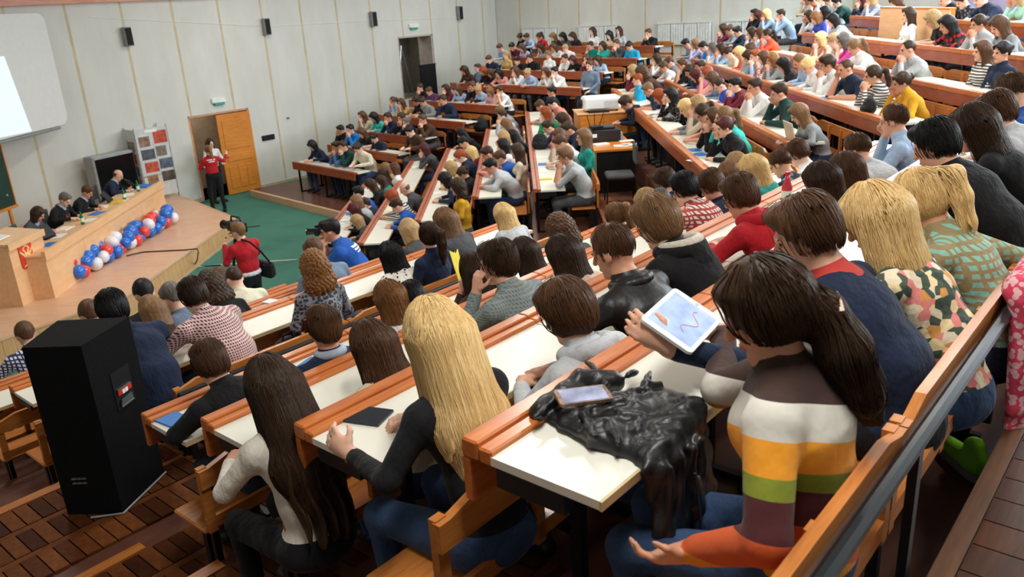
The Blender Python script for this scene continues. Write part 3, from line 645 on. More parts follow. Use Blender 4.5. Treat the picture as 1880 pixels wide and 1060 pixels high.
def build_row(r):
    e = .965-r.bd
    k = r.key; n = max(2, round(r.L/1.28)); w_ = r.L/n; Arow = k[0] in 'rA'
    wr_, wf = (W_or, W_or) if Arow else (W_red if k[0] == 'C' else W_or, W_red)
    if k[0] == 'B' and len(k) == 2: wr_ = W_red if False else wood('rose_wood_rail', '#b8694a', '#93462c')
    d = thing('desk_row', 'long white-topped wooden desk of the '+where(k), 'desk', rp(r, r.a0, 0, r.z), r.rz, 'long lecture desks')
    # rail of two planks, fascia boards, white panels, black legs
    pan = MB().box(.004, w_-.004, -.46, -.105, -.026, 0); 
    pm = pan.mesh('desk_panel'); pm.materials.append(M_white); em = MB().box(.004, w_-.004, -.468, -.46, -.028, -.001).mesh('edge_strip'); em.materials.append(M_edge)
    ra = MB().box(.002, w_-.002, -.062, 0, -.03, .030, bev=.006).mesh('rail'); ra.materials.append(wr_)
    rb = MB().box(.002, w_-.002, -.112, -.064, -.03, .018, bev=.006).mesh('rail_strip'); rb.materials.append(wr_)
    fa = MB().box(.002, w_-.002, -.03, -.004, -.165, -.03).mesh('fascia'); fa.materials.append(wf)
    lg = MB().box(-.02, .02, -.08, -.04, -.75, -.03).box(-.018, .018, -.42, -.08, -.075, -.03).box(-.02, .02, -.36, -.04, -.75, -.72).mesh('leg'); lg.materials.append(M_black)
    for i in range(n):
        for nm, me in (('desk_panel', pm), ('edge_strip', em), ('rail', ra), ('rail_strip', rb), ('fascia', fa)):
            o = bpy.data.objects.new(nm, me); COL.objects.link(o); o.parent = d; o.location = (i*w_, 0, 0)
    for i in range(n+1):
        o = bpy.data.objects.new('leg', lg); COL.objects.link(o); o.parent = d; o.location = (min(max(i*w_, .45), r.L-.2), 0, 0)
    MB().box(.02, .06, -.34, -.11, -.10, -.027).build('end_bracket', M_rail, d)
    # bench
    ex_ = .85 if k == 'r6' else (.15 if Arow else .0)
    b = thing('bench_row', 'long wooden bench of the '+where(k), 'bench', rp(r, r.a0-ex_, 0, r.zf), r.rz, 'long lecture benches'); w_ = (r.L+ex_)/n; LB = r.L+ex_
    st = MB().box(.003, w_-.003, -.90+e, -.55+e*.5, .425, .450, bev=.008).mesh('seat'); st.materials.append(W_bench)
    # back board: higher in the middle, notched at the joints
    pr = [(.004, .70), (w_-.004, .70), (w_-.004, .795), (w_-.05, .795), (w_-.16, .825), (.16, .825), (.05, .795), (.004, .795)]
    bk = MB().prism(pr, -.965+e, -.935+e, axis='y').mesh('back_board'); bk.materials.append(W_bench)
    po = MB().box(-.022, .022, -.945+e, -.915+e, .45, .80).mesh('back_post'); po.materials.append(W_bench)
    lo = MB().box(.004, w_-.004, -.945+e, -.92+e, .47, .53).mesh('lower_rail'); lo.materials.append(W_bench)
    sp = MB().box(-.016, .016, -.90+e, -.58, .0, .035).box(-.016, .016, -.86+e, -.82+e, 0, .425).box(-.016, .016, -.93+e, -.90+e, .1, .72).mesh('support'); sp.materials.append(M_black)
    for i in range(n):
        for nm, me in (('seat', st), ('back_board', bk), ('lower_rail', lo)):
            o = bpy.data.objects.new(nm, me); COL.objects.link(o); o.parent = b; o.location = (i*w_, 0, 0)
        for x in (.03, w_*.36, w_*.64, w_-.03):
            o = bpy.data.objects.new('back_post', po); COL.objects.link(o); o.parent = b; o.location = (i*w_+x, 0, 0)
    for i in range(n+1):
        o = bpy.data.objects.new('support', sp); COL.objects.link(o); o.parent = b; o.location = (min(max(i*w_, .04), LB-.04), 0, 0)
    if k in ('A5', 'r6'):
        MB().box(0, LB, -1.012, -.975, .745, .79, bev=.012).build('steel_rail', M_rail, b)
        for i in range(n+1): MB().box(-.02, .02, -1.005, -.98, .0, .75).build('rail_post', M_rail, b, loc=(min(max(i*w_, .04), LB-.04), 0, 0))
for r in ROWS.values(): build_row(r)

# ------------------------------------------------------------------ terraces carrying the rows
def slab(u, f, s0, s1, a0, a1, z, mat, z0=0.0, name='floor'):
    o = MB().box(a0, a1, s0, s1, z0, z).build(name, mat); o.rotation_euler = (0, 0, math.atan2(u[1], u[0])); return struct(o)
def chain(keys, front, a_of, mat, gap_top=.95):
    "keys from the highest row down; each terrace reaches from the row above to just before its own desk"
    for i, k in enumerate(keys):
        r = ROWS[k]; s0 = ROWS[keys[i-1]].s+.03 if i else r.s-gap_top-.08
        s1 = r.s+.03 if i < len(keys)-1 else front
        a0, a1 = a_of(r); slab(r.u, r.f, s0, s1, a0, a1, r.zf, mat)
chain(['r6', 'r5', 'r4', 'r3', 'A5', 'A4', 'A3', 'A2', 'A1'], 10.40, lambda r: (-3.4, r.a1+.15), M_terr)
chain(['B5', 'B4', 'B3', 'B2', 'B1'], ROWS['B1'].s+.35, lambda r: (r.a0-.15, r.a1+.25), M_terr)
chain(['CU4', 'CU3', 'CU2', 'CU1', 'C5', 'C4', 'C3', 'C2', 'C1'], ROWS['C1'].s+.62, lambda r: (r.a0-.55, r.a1+1.2), M_terr, 3.6)
chain(['BU6', 'BU5', 'BU4', 'BU3', 'BU2', 'BU1'], ROWS['BU1'].s+.12, lambda r: (r.a0-.35, r.a1+.3), M_terr, 2.6)
u, f = dirv(Bd), np.array([-dirv(Bd)[1], dirv(Bd)[0]])
slab(u, f, ROWS['BU1'].s+.12, ROWS['B5'].s-1.0, 9.2, 20.6, 1.40, wood('aisle_boards', '#a86a50', '#83492f', .45, (1.2, 7, 7)))
slab(dA, nA, -3.5, .36, -3.0, 9.5, 2.90, W_dark)
# wooden nosings: carpet border of the side block, step edge behind the top bench
o = MB().box(ROWS['C1'].a0-.4, ROWS['C1'].a1+1.2, ROWS['C1'].s+.62, ROWS['C1'].s+.70, 0, .17).build('trim_2', W_stage); o.rotation_euler = (0, 0, ROWS['C1'].rz); struct(o)
o = MB().box(-3, 9.5, .34, .40, 2.86, 2.915).build('trim_3', wood('worn_nosing', '#6f4827', '#4a2d17', .5)); o.rotation_euler = (0, 0, math.atan2(dA[1], dA[0])); struct(o)
# planks of the aisle floor behind the top bench
pk = struct(bpy.data.objects.new('floor', None)); COL.objects.link(pk); pk.rotation_euler = (0, 0, math.atan2(dA[1], dA[0]))
for i in range(26):
    a = .2+i*.145
    MB().box(a, a+.139, -.75, .335, 2.90, 2.912).build('plank', W_dark if i % 3 else wood('dark_floor_wood_b', '#573420', '#352012', .25), pk)
# stone edging along the carpet in front of the near block
st = struct(bpy.data.objects.new('floor', None)); COL.objects.link(st); st.rotation_euler = pk.rotation_euler
for i in range(12): MB().box(.6+i*.4, .6+i*.4+.392, 10.18, 10.46, .02, .235).build('stone', M_stone, st)
slab(dA, nA, ROWS['r3'].s+.03, 5.28, -3.4, 2.08, ROWS['r3'].zf, M_terr)      # landing in the aisle at the level of the row behind
# brick-like parquet on the treads of the aisle beside the loudspeaker
br = struct(bpy.data.objects.new('floor', None)); COL.objects.link(br); br.rotation_euler = pk.rotation_euler
keys = ['r6', 'r5', 'r4', 'r3', 'A5']; bmesh_ = [MB().box(.003, .082, .003, .247, 0, .016).mesh('brick') for _ in range(4)]
for q in range(4): bmesh_[q].materials.append(M_brick[q])
cnt = 0
for i, (k, a_lo) in enumerate((('r5', .5), ('r4', -.4), ('r3', -.3), ('A5', -.3))):
    r = ROWS[k]; s1 = r.s+.03; s0 = ROWS[keys[keys.index(k)-1]].s+.03
    MB().box(-3.3, 1.5 if k != 'A5' else 1.7, s1-.075, s1, r.zf, r.zf+.02).build('nosing', W_bench, br)
    if k == 'A5': MB().box(-3.3, 2.08, 5.215, 5.29, ROWS['r3'].zf, ROWS['r3'].zf+.02).build('nosing', W_bench, br)
    rows_ = int((s1-.085-s0)/.30)+1
    for q in range(rows_):
        y = s1-.085-.25-q*.30; zq = r.zf
        if k == 'A5' and y < 5.3:
            zq = ROWS['r3'].zf; y = 5.205-.25-(q-1)*.30
            if q < 1: continue
        if y < s0: continue
        if q: MB().box(-3.3, 2.15, y+.25, y+.298, zq, zq+.014).build('wood_strip', M_brick[2], br)
        a = a_lo
        while a < 2.15 and cnt < 298:
            o = bpy.data.objects.new('brick', bmesh_[rng.integers(4)]); COL.objects.link(o); o.parent = br; o.location = (a, y, zq+rng.uniform(0, .003)); a += .087; cnt += 1
# ------------------------------------------------------------------ stage
SZ = .40
def gz(x, y, z): p = at_z(x, y, z); return Vector((p[0], p[1], z))
def topz(base, z, y2):
    "height at which the vertical above pixel base (at level z) reaches image row y2"
    p = at_z(*base, z); lo, hi = z-1, z+6
    for _ in range(50):
        m = (lo+hi)/2; d = np.array([p[0], p[1], m])-P0; yy = CY-F*(d @ CU)/(d @ FWD)
        if yy > y2: lo = m
        else: hi = m
    return lo
K1, K2, K3 = (gz(430, 400, SZ), gz(226, 545, SZ), gz(0, 622, SZ)); K0 = gz(336, 362, SZ); K0 = K0+(K0-K1)*.27
K4 = K3+(K3-K2)*2.6; K5 = sa(19.95, -2, SZ)
poly = [(p.x, p.y) for p in (K0, K1, K2, K3, K4, K5)]
struct(MB().prism(poly[::-1] if False else poly, 0.0, SZ).build('floor', W_stage))
stg = struct(bpy.data.objects.new('trim_4', None)); COL.objects.link(stg)
m_st2 = wood('stage_board', '#d9ad7d', '#c39360', .5, (9, 9, 1.2))
for A, B in ((K1, K0), (K2, K1), (K3, K2), (K4, K3)):
    d = B-A; L = d.length; n = int(L/.17); a = math.atan2(d.y, d.x); nn = Vector((d.y, -d.x, 0)).normalized()
    if nn.dot(Vector((1, -.2, 0))) < 0 and A is not K1: nn = -nn
    if A is K1: nn = nn if nn.dot(Vector((1, 1, 0))) > 0 else -nn
    for i in range(n):
        o = MB().box(i*L/n+.002, (i+1)*L/n-.002, -.008, .012, 0.0, SZ-.02).build('board', m_st2, stg); o.location = (A.x+nn.x*.012, A.y+nn.y*.012, 0); o.rotation_euler = (0, 0, a)
    o = MB().box(0, L, -.02, .02, SZ-.03, SZ+.004).build('nosing', W_stage, stg); o.location = (A.x+nn.x*.015, A.y+nn.y*.015, 0); o.rotation_euler = (0, 0, a)
    o = MB().box(0, L, -.015, .02, 0, .03).build('base_strip', plain('baseboard_paint', '#b9a78c', .7), stg); o.location = (A.x+nn.x*.02, A.y+nn.y*.02, 0); o.rotation_euler = (0, 0, a)
# long plywood table of the presidium
Q1, Q2 = gz(100, 548, SZ), gz(308, 395, SZ); dv = (Q2-Q1); TL = dv.length; du = dv.normalized(); tf = Vector((du.y, -du.x, 0))     # tf faces the audience
trz = math.atan2(du.y, du.x)
t = thing('presidium_table', 'long light plywood table with closed front on the stage', 'table', Q1, trz)
TH_ = .70
for i in range(4): MB().box(i*TL/4+.003, (i+1)*TL/4-.003, -.012, .012, 0, TH_-.0).build('front_panel', W_ply, t)
MB().box(-.02, TL+.02, .0, .62, TH_, TH_+.03).build('table_top', W_ply, t); MB().box(-.02, TL+.02, -.04, .02, TH_-.06, TH_+.09).build('front_ledge', W_ply, t)
for x in (0, TL-.025): MB().box(x, x+.025, .012, .6, 0, TH_).build('side_panel', W_ply, t)
TT = SZ+TH_+.03
def ont(x, y): return Q1+du*x-tf*y
def small(name, mb, mat, label, cat, loc, rz=0, group=None, smooth=False):
    o = mb.build(name, mat, None, smooth, loc, rz); return tag(o, label, cat, group)
m_bot = plain('green_glass', '#1f7a3a', .15); m_lbl = plain('paper_label', '#e8efe0', .6); m_paper = plain('paper', '#f1f0ea', .7, var=.02)
m_blue = plain('blue_folder', '#2277c8', .5); m_yel = plain('yellow_folder', '#e8c03a', .6)
def bottle(loc, label, h=.24, mat=m_bot, cap='#1c5a2c', group=None, r=.032):
    t = thing('bottle', label, 'bottle', loc, 0, group)
    MB().lathe([(r*.9, 0), (r, .01), (r, h*.58), (r*.45, h*.8), (r*.42, h*.93)], n=12).build('glass', mat, t, True); MB().lathe([(r*.5, h*.93), (r*.5, h)], n=10).build('cap', plain('cap_'+cap, cap, .4), t)
    MB().lathe([(r*1.02, h*.2), (r*1.02, h*.5)], n=12).build('label', m_lbl, t); return t
for x, s in ((TL*.36, 'before the man with a red tie'), (TL*.72, 'before the man in a black vest'), (TL*.86, 'before the man in a navy suit')): bottle(ont(x, .22)+Vector((0, 0, TH_+.03)), 'green glass water bottle on the stage table '+s, group='bottles on the stage table')
for i in range(9):
    x = TL*(.12+i*.098); y = .20+.12*(i % 3)
    o = small('paper_sheet', MB().box(-.15, .15, -.105, .105, 0, .004+.003*(i % 3)), m_paper if i % 4 else m_blue, 'loose sheet of paper lying on the stage table', 'paper', ont(x, y)+Vector((0, 0, TH_+.031)), trz+.4*math.sin(i*3), 'papers on the stage table')
for i, x in enumerate((TL*.2, TL*.69, TL*.93)):
    t = thing('desk_monitor', 'thin tilted monitor on the stage table, '+('near the lectern', 'before the man in a vest', 'at its far end')[i], 'monitor', ont(x, .42)+Vector((0, 0, TH_+.03)), trz+.5*i-.3)
    p = MB().box(-.17, .17, -.012, .012, 0, .24).build('screen', M_black, t); p.rotation_euler = (math.radians(-38), 0, 0); p.location = (0, 0, .02); MB().box(-.12, .12, -.06, .06, 0, .02).build('stand', M_black, t)
small('folder', MB().box(-.16, .16, -.11, .11, 0, .02), m_yel, 'yellow folder lying on the stage table', 'folder', ont(TL*.68, .3)+Vector((0, 0, TH_+.031)), trz)
small('folder', MB().box(-.2, .2, -.13, .13, 0, .02), m_blue, 'blue folder at the far end of the stage table', 'folder', ont(TL*.955, .3)+Vector((0, 0, TH_+.031)), trz)
# lectern with the red emblem
L1, L2 = gz(43, 563, SZ), gz(102, 529, SZ); LH = topz((43, 563), SZ, 441)-SZ; lw = (L2-L1).length; lrz = math.atan2((L2-L1).y, (L2-L1).x)
t = thing('lectern', 'light plywood lectern with a red and gold coat of arms', 'lectern', L1, lrz)
MB().box(0, lw, 0, .02, 0, LH-.12).build('front_board', W_ply, t); MB().box(0, .02, .02, .62, 0, LH-.1).build('side_board', W_ply, t); MB().box(lw-.02, lw, .02, .62, 0, LH-.1).build('side_board', W_ply, t)
o = MB().box(-.03, lw+.03, -.03, .6, 0, .035).build('slanted_top', W_ply, t); o.location = (0, 0, LH-.11); o.rotation_euler = (math.radians(6), 0, 0)
MB().box(-.03, lw+.03, -.04, -.01, LH-.18, LH-.07).build('ledge', W_ply, t)
o = MB().box(.1, .4, .2, .4, 0, .02).build('paper_stack', m_paper, t); o.location = (0, 0, LH-.065); o.rotation_euler = (math.radians(6), 0, 0)
em = bpy.data.objects.new('coat_of_arms', None); COL.objects.link(em); em.parent = t; em.location = (lw*.42, -.012, LH*.66)
m_redp = plain('emblem_red', '#e03a28', .5); m_gold = plain('emblem_gold', '#f0d690', .5)
MB().prism([(-.16, .2), (.16, .2), (.16, -.14), (.13, -.18), (.03, -.19), (0, -.22), (-.03, -.19), (-.13, -.18), (-.16, -.14)], -.006, .006, axis='y').build('shield', m_redp, em)
gb = MB()
gb.prism([(-.035, .06), (.035, .06), (.045, -.05), (.02, -.13), (0, -.16), (-.02, -.13), (-.045, -.05)], -.014, -.006, axis='y')
for s in (-1, 1):
    for q in range(5): a = math.radians(20+q*22); gb.prism([(s*.03, .04-.012*q), (s*(.03+.095*math.cos(a-.35)), .05+.085*math.sin(1.4-a)), (s*(.035+.085*math.cos(a-.2)), .02+.08*math.sin(1.35-a))], -.012, -.006, axis='y')
    gb.prism([(s*.01, .06), (s*.035, .12), (s*.06, .13), (s*.075, .115), (s*.05, .105), (s*.035, .06)], -.013, -.006, axis='y')
    gb.prism([(s*.03, .135), (s*.055, .135), (s*.06, .16), (s*.042, .15), (s*.025, .16)], -.013, -.006, axis='y'); gb.prism([(s*.02, -.1), (s*.1, -.14), (s*.09, -.155), (s*.015, -.125)], -.013, -.006, axis='y')
gb.prism([(-.02, .155), (.02, .155), (.028, .185), (.01, .175), (0, .19), (-.01, .175), (-.028, .185)], -.013, -.006, axis='y')
gb.build('eagle', m_gold, em).scale = (1.3, 1.15, 1.0)
MB().prism([(-.022, .02), (.022, .02), (.02, -.03), (0, -.05), (-.02, -.03)], -.018, -.013, axis='y').build('breast_shield', m_redp, em)
# balloon garland
B1, B2 = gz(128, 520, SZ), gz(316, 408, SZ); m_bal = {c: plain('balloon_'+c, h, .22, var=.03, coat=.4) for c, h in (('blue', '#1f6fd2'), ('white', '#e9e7ee'), ('red', '#e5443c'))}
bme = {}
for c in m_bal:
    b_ = MB().lathe([(.012, -.15), (.018, -.135), (.05, -.10), (.095, -.05), (.125, .01), (.12, .06), (.08, .108), (.03, .128), (.004, .13)], n=14)
    bme[c] = b_.mesh('balloon', True); bme[c].materials.append(m_bal[c])
nb = 15
for i in range(nb):
    c = B1+(B2-B1)*((i+.3)/nb)+Vector((0, 0, .165))
    for q in range(4):
        a = q*math.pi/2+i*.55; e = du*(.06*math.sin(i*2+q))
        off = tf*(math.cos(a)*.13)+Vector((0, 0, math.sin(a)*.13))
        col = 'blue' if q in (0, 2) else ('red' if (q == 1) == (i % 3 != 1) else 'white')
        o = bpy.data.objects.new('balloon', bme[col]); COL.objects.link(o); o.location = c+off+e+Vector((0, 0, max(0, .13+SZ-(c+off).z) if False else 0)); o.scale = [1.0+.1*math.sin(i*5+q*3)]*3
        if o.location.z < SZ+.13: o.location.z = SZ+.13
        o.rotation_euler = Vector((off.x, off.y, off.z)).to_track_quat('Z', 'Y').to_euler()
        tag(o, 'round %s balloon in the garland lying along the stage table' % col, 'balloon', '%s balloons of the garland' % col)
# cable on the stage
cp = [gz(x, y, SZ+.012) for x, y in ((232, 470), (262, 463), (300, 461), (340, 459), (362, 457))]+[gz(364, 463, SZ+.01), gz(362, 478, .2), gz(356, 489, .02), gz(370, 489, .015), gz(405, 487, .015)]
o = small('cable', MB().tube(cp, .012, 6), M_black, 'thin black cable lying across the stage and over its edge', 'cable', (0, 0, 0))
o = small('carpet_cable', MB().tube([gz(360, 490, .012), gz(430, 485, .012), gz(545, 477, .012)], .014, 6), plain('white_tape', '#cfd6cf', .6), 'pale cable running straight over the green carpet', 'cable', (0, 0, 0))
# projection screen and chalkboard, turned towards the middle block
su = Vector((*dirv(5), 0)); pr_ = on_plane(125, 226, nA, 19.75); srz = math.atan2(su.y, su.x)
zb = pr_[2]; base = Vector((pr_[0], pr_[1], 0)); d_ = None
lo, hi = zb, zb+5
for _ in range(50):
    m = (lo+hi)/2; d = np.array([pr_[0], pr_[1], m])-P0; yy = CY-F*(d @ CU)/(d @ FWD)
    if yy > 24: lo = m
    else: hi = m
SHt = lo-zb
t = thing('projection_screen', 'large white projection screen with rounded corners above the stage', 'screen', (pr_[0], pr_[1], zb), srz)
def rrect(x0, x1, z0, z1, r, n=5):
    p = []
    for cx, cz, a in ((x1-r, z0+r, -90), (x1-r, z1-r, 0), (x0+r, z1-r, 90), (x0+r, z0+r, 180)):
        for i in range(n+1): q = math.radians(a+90*i/n); p.append((cx+r*math.cos(q), cz+r*math.sin(q)))
    return p
MB().prism(rrect(-5.2, 0, 0, SHt, .22), -.02, .02, axis='y').build('canvas', plain('screen_white', '#dfe0de', .7, var=.02), t)
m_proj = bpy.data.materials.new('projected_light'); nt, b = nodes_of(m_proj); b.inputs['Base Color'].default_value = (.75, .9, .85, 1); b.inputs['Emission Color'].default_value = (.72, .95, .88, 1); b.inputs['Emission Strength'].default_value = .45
MB().prism([(-4.6, .12), (-1.35, .0+.02), (-1.62, SHt*.66), (-4.6, SHt*.70)], -.026, -.0205, axis='y').build('projected_image', m_proj, t)  # projector's light painted on the canvas as a pale, faintly glowing panel
MB().tube([(-5.2, 0, -.05), (0-.35, 0, -.05)], .035, 8).build('bottom_bar', m_grey, t)
cb = on_plane(27, 375, nA, 18.6); t = thing('chalkboard', 'dark green chalkboard with wooden ledge below the projection screen', 'chalkboard', (cb[0], cb[1], cb[2]), srz)
MB().box(-3, 0, -.02, .02, 0, 1.35).build('board', plain('chalkboard_green', '#16382c', .8, var=.25, scale=3), t); MB().box(-3, .03, -.05, .03, -.06, 0).build('ledge', W_pine, t); MB().box(0, .03, -.03, .03, 0, 1.35).build('frame', W_pine, t)
wp = MB()
wp.tube([(-.20, -.022, .22), (-.17, -.022, .25), (-.15, -.022, .21)], .006, 4)
wp.build('chalk_mark', m_paper, t)
for x in (-.2, -2.6): MB().box(x-.03, x+.03, -.02, .02, SZ-cb[2], 0).build('stand_leg', W_pine, t)
t = thing('wooden_cupboard', 'narrow wooden cupboard under the chalkboard behind the lectern', 'cupboard', gz(0, 452, SZ), srz); MB().box(-.9, .0, 0, .4, 0, .8).build('carcass', W_pine, t); MB().box(-.86, -.05, -.02, 0, .05, .75).build('door', W_pine, t)
# rear projection TV and photo stand
tv = gz(196, 392, SZ); t = thing('television', 'big grey rear-projection television behind the stage table', 'television', tv, math.radians(62))
m_tv = plain('tv_grey', '#9fa3a3', .4); th = topz((196, 392), SZ, 290)-SZ
MB().box(0, 1.12, .08, .42, 0, th, bev=.02).build('casing', m_tv, t); MB().box(.05, 1.07, .05, .09, .12, th-.07).build('screen', plain('tv_glass', '#141516', .12), t); MB().box(.03, 1.09, .06, .085, th-.07, th-.03).build('bezel', m_tv, t)
ps = gz(272, 372, SZ); ph = topz((272, 372), SZ, 240)-SZ; t = thing('photo_stand', 'tall grey exhibition stand with photographs beside the pine door', 'display stand', ps, math.radians(48))
m_fr = plain('stand_metal', '#b4b7b8', .35, .7)
MB().box(0, .82, 0, .03, .62, ph).build('board', plain('stand_board', '#c9cccc', .5), t); MB().box(-.01, .02, .02, .5, .3, ph).build('side_board', plain('stand_board', '#c9cccc', .5), t)
for (x, y) in ((0, 0), (.8, 0), (0, .48), (.8, .48)): MB().box(x, x+.025, y, y+.025, 0, ph+.04).build('post', m_fr, t)
MB().box(.03, .8, -.005, .03, .1, .6).build('lower_board', plain('stand_board_low', '#d3d4d2', .5), t)
pc = ('#8a6b5a', '#b5482f', '#4f5560', '#7d6f60', '#c0543a', '#586476', '#96704f', '#5a5048', '#a7a39c')
for i in range(8):
    x = .08+(i % 2)*.37+(.03 if i > 3 else 0); z = ph-.42-(i//2)*.31+.04*(i % 2)
    MB().box(x, x+(.33 if i % 3 else .26), -.008, 0, z, z+(.24 if i != 1 else .3)).build('photograph', plain('photo_%d' % i, pc[i], .4, var=.5, scale=9), t)
for i in range(5): MB().box(-.018, -.01, .08, .42, ph-.5-i*.3, ph-.28-i*.3).build('photograph', plain('photo_s%d' % i, pc[(i+3) % 9], .4, var=.5, scale=9), t)
MB().box(.25, .55, -.01, 0, ph-.1, ph-.04).build('title_strip', m_paper, t)

# ------------------------------------------------------------------ projector corner in the middle aisle
AZ = 1.40; dt = 2.17
a_, b_ = gz(1092, 277, dt), gz(1169, 272, dt); e = (b_-a_); dw = e.length; prz = math.atan2(e.y, e.x)
t = thing('projector_desk', 'light wooden desk with black front panel in the middle aisle', 'desk', (a_.x, a_.y, AZ), prz); H_ = dt-AZ
MB().box(-.01, dw+.01, -.01, 1.55, H_-.03, H_).build('desk_top', W_ply if False else W_pine, t); MB().box(.03, dw-.02, .03, .05, .06, H_-.03).build('front_panel', M_black, t)
MB().box(0, .025, 0, 1.5, 0, H_-.03).build('side_panel', W_pine, t); MB().box(dw-.03, dw-.01, .02, 1.5, .35, H_-.03).build('side_panel', M_black, t)
for x in (.02, dw-.05): MB().box(x, x+.03, .02, .05, 0, .08).build('foot', M_black, t)
ex = e.normalized(); ey = Vector((-ex.y, ex.x, 0))
def onp(x, y, z=0): return a_+ex*x+ey*y+Vector((0, 0, z))
t = thing('printer', 'large black printer with open lid on the projector desk', 'printer', onp(.03, .72), prz+.05)
MB().box(0, .52, 0, .40, 0, .21, bev=.02).build('body', plain('printer_black', '#232427', .4), t); o = MB().box(.03, .42, .05, .36, 0, .035, bev=.01).build('lid', plain('printer_lid', '#2f3133', .35), t); o.location = (.02, .0, .215); MB().box(.5, .56, .02, .38, .0, .15, bev=.01).build('side_panel', m_tv, t); MB().box(.03, .11, -.004, 0, .09, .15).build('sticker', m_paper, t)
t = thing('router', 'black wireless router with three aerials on the printer', 'router', onp(.14, .80, .25), prz+.3); MB().box(-.11, .11, -.07, .07, 0, .03, bev=.01).build('body', M_black, t)
for x, dx in ((-.09, -.05), (0, .0), (.09, .08)): MB().tube([(x, .06, .02), (x+dx, .06, .22)], .007, 6).build('aerial', M_black, t)
for i, (x, y, r, lb) in enumerate(((.1, .35, .3, 'crumpled stack of white papers in front of the printer'), (.4, .2, -.15, 'single white sheet near the edge of the projector desk'), (.56, .28, -.3, 'white leaflet beside the loose sheet on the projector desk'), (.62, .62, .1, 'white sheet beside the laptop end of the projector desk'))): small('paper_sheet', MB().box(0, .24, 0, .16, 0, .012 if i else .03), m_paper, lb, 'paper', onp(x*dw/.8, y, .001), prz+r)
# cabinet with the projector
c0 = gz(1062, 215, 2.35); t = thing('projector_cabinet', 'orange wooden cabinet carrying the white projector', 'cabinet', (c0.x, c0.y, AZ), prz); CH = .98
MB().box(0, .95, 0, .8, 0, CH).build('carcass', W_pine, t); MB().box(.95, 1.6, .1, .75, 0, CH-.08).build('side_box', W_pine, t); MB().box(.6, 1.4, .85, 1.4, 0, CH+.18).build('rear_box', W_pine, t); MB().box(-.02, .97, -.02, .82, CH, CH+.02).build('top_board', W_ply, t)
for i in range(2): MB().box(.03+i*.46, .47+i*.46, -.015, 0, .04, CH-.04).build('door', W_pine, t)
pj = Vector((c0.x, c0.y, AZ+CH+.03))+ex*.12+ey*.1; t = thing('projector', 'bulky white video projector on the orange cabinet', 'projector', pj, prz)
m_pj = plain('projector_white', '#eceeee', .35, var=.02); MB().box(0, .72, 0, .5, .03, .27, bev=.035).build('body', m_pj, t); MB().box(.40, .66, -.006, .0, .07, .2).build('vent', plain('vent_grey', '#c3c6c8', .5), t); o = MB().lathe([(.07, 0), (.07, .08), (.055, .09)], n=16).build('lens', M_black, t); o.location = (0, .25, .15); o.rotation_euler = (0, math.radians(-90), 0)
for x, y in ((.06, .06), (.62, .06), (.06, .42), (.62, .42)): MB().box(x, x+.05, y, y+.04, 0, .04).build('foot', M_black, t)
small('remote_box', MB().box(0, .4, 0, .12, 0, .02), M_black, 'flat black device lying before the projector', 'device', Vector((c0.x, c0.y, AZ+CH+.021))+ex*.2+ey*.02, prz)
def chair(loc, rz, label, seat=.46):
    t = thing('office_chair', label, 'chair', loc, rz, 'black padded chairs by the projector desk')
    m_cu = plain('chair_fabric', '#4a4d50', .9); MB().box(-.22, .22, -.22, .22, seat-.05, seat+.02, bev=.025).build('seat', m_cu, t); MB().box(-.2, .2, -.27, -.23, seat+.16, seat+.46, bev=.03).build('backrest', m_cu, t)
    for x, y in ((-.2, .2), (.2, .2), (-.2, -.22), (.2, -.22)): MB().tube([(x*1.05, y*1.1, 0), (x*.95, y, seat-.04)], .012, 6).build('leg', M_black, t)
    for x in (-.17, .17): MB().tube([(x, -.22, seat-.05), (x, -.25, seat+.3)], .012, 6).build('back_support', M_black, t)
cc = gz(1138, 372, AZ); chair((cc.x, cc.y, AZ), math.radians(88), 'empty black padded chair tucked at the black front of the projector desk')
# plywood box at the back
r = ROWS['BU6']; s_b = r.s+.10; q0, q1 = on_plane(1612, 68, r.f, s_b), on_plane(1738, 68, r.f, s_b); zt = on_plane(1612, 15, r.f, s_b)[2]
aN, aF = sorted((float(q0[:2] @ r.u), float(q1[:2] @ r.u))); z0 = ROWS['BU6'].zf
t = thing('plywood_booth', 'big light plywood box standing among the top rows', 'box', rp(r, aN, s_b-r.s, z0), r.rz); ht = zt-z0; bw_ = aF-aN
MB().box(0, bw_, -.02, 0, 0, ht).build('front_board', W_ply, t); MB().box(0, .02, -.09, -.02, 0, ht).build('side_board', W_pine, t); MB().box(bw_-.02, bw_, -.09, -.02, 0, ht).build('side_board', W_pine, t); MB().box(-.01, bw_+.01, -.095, .01, ht, ht+.025).build('lid', W_pine, t)
# poster on the back wall
pp = Vector((9.28, 14.5, 4.05)); t = thing('wall_poster', 'wide lilac poster with pink lettering on the back wall', 'poster', pp, math.radians(90))
MB().box(-4.5, 3.4, 0, .02, -.4, .72).build('sheet', plain('poster_lilac', '#b9b4dc', .6, var=.1, scale=1.5), t)
m_pk = plain('poster_pink', '#b84f96', .6)
for i in range(9): MB().box(-2.6+i*.55, -2.6+i*.55+.06, .02, .026, .02, .34).box(-2.6+i*.55, -2.6+i*.55+.26, .02, .026, .28 if i % 2 else .16, .34 if i % 2 else .22).box(-2.6+i*.55+.2, -2.6+i*.55+.26, .02, .026, .02, .3 if i % 3 else .18).build('letter', m_pk, t)
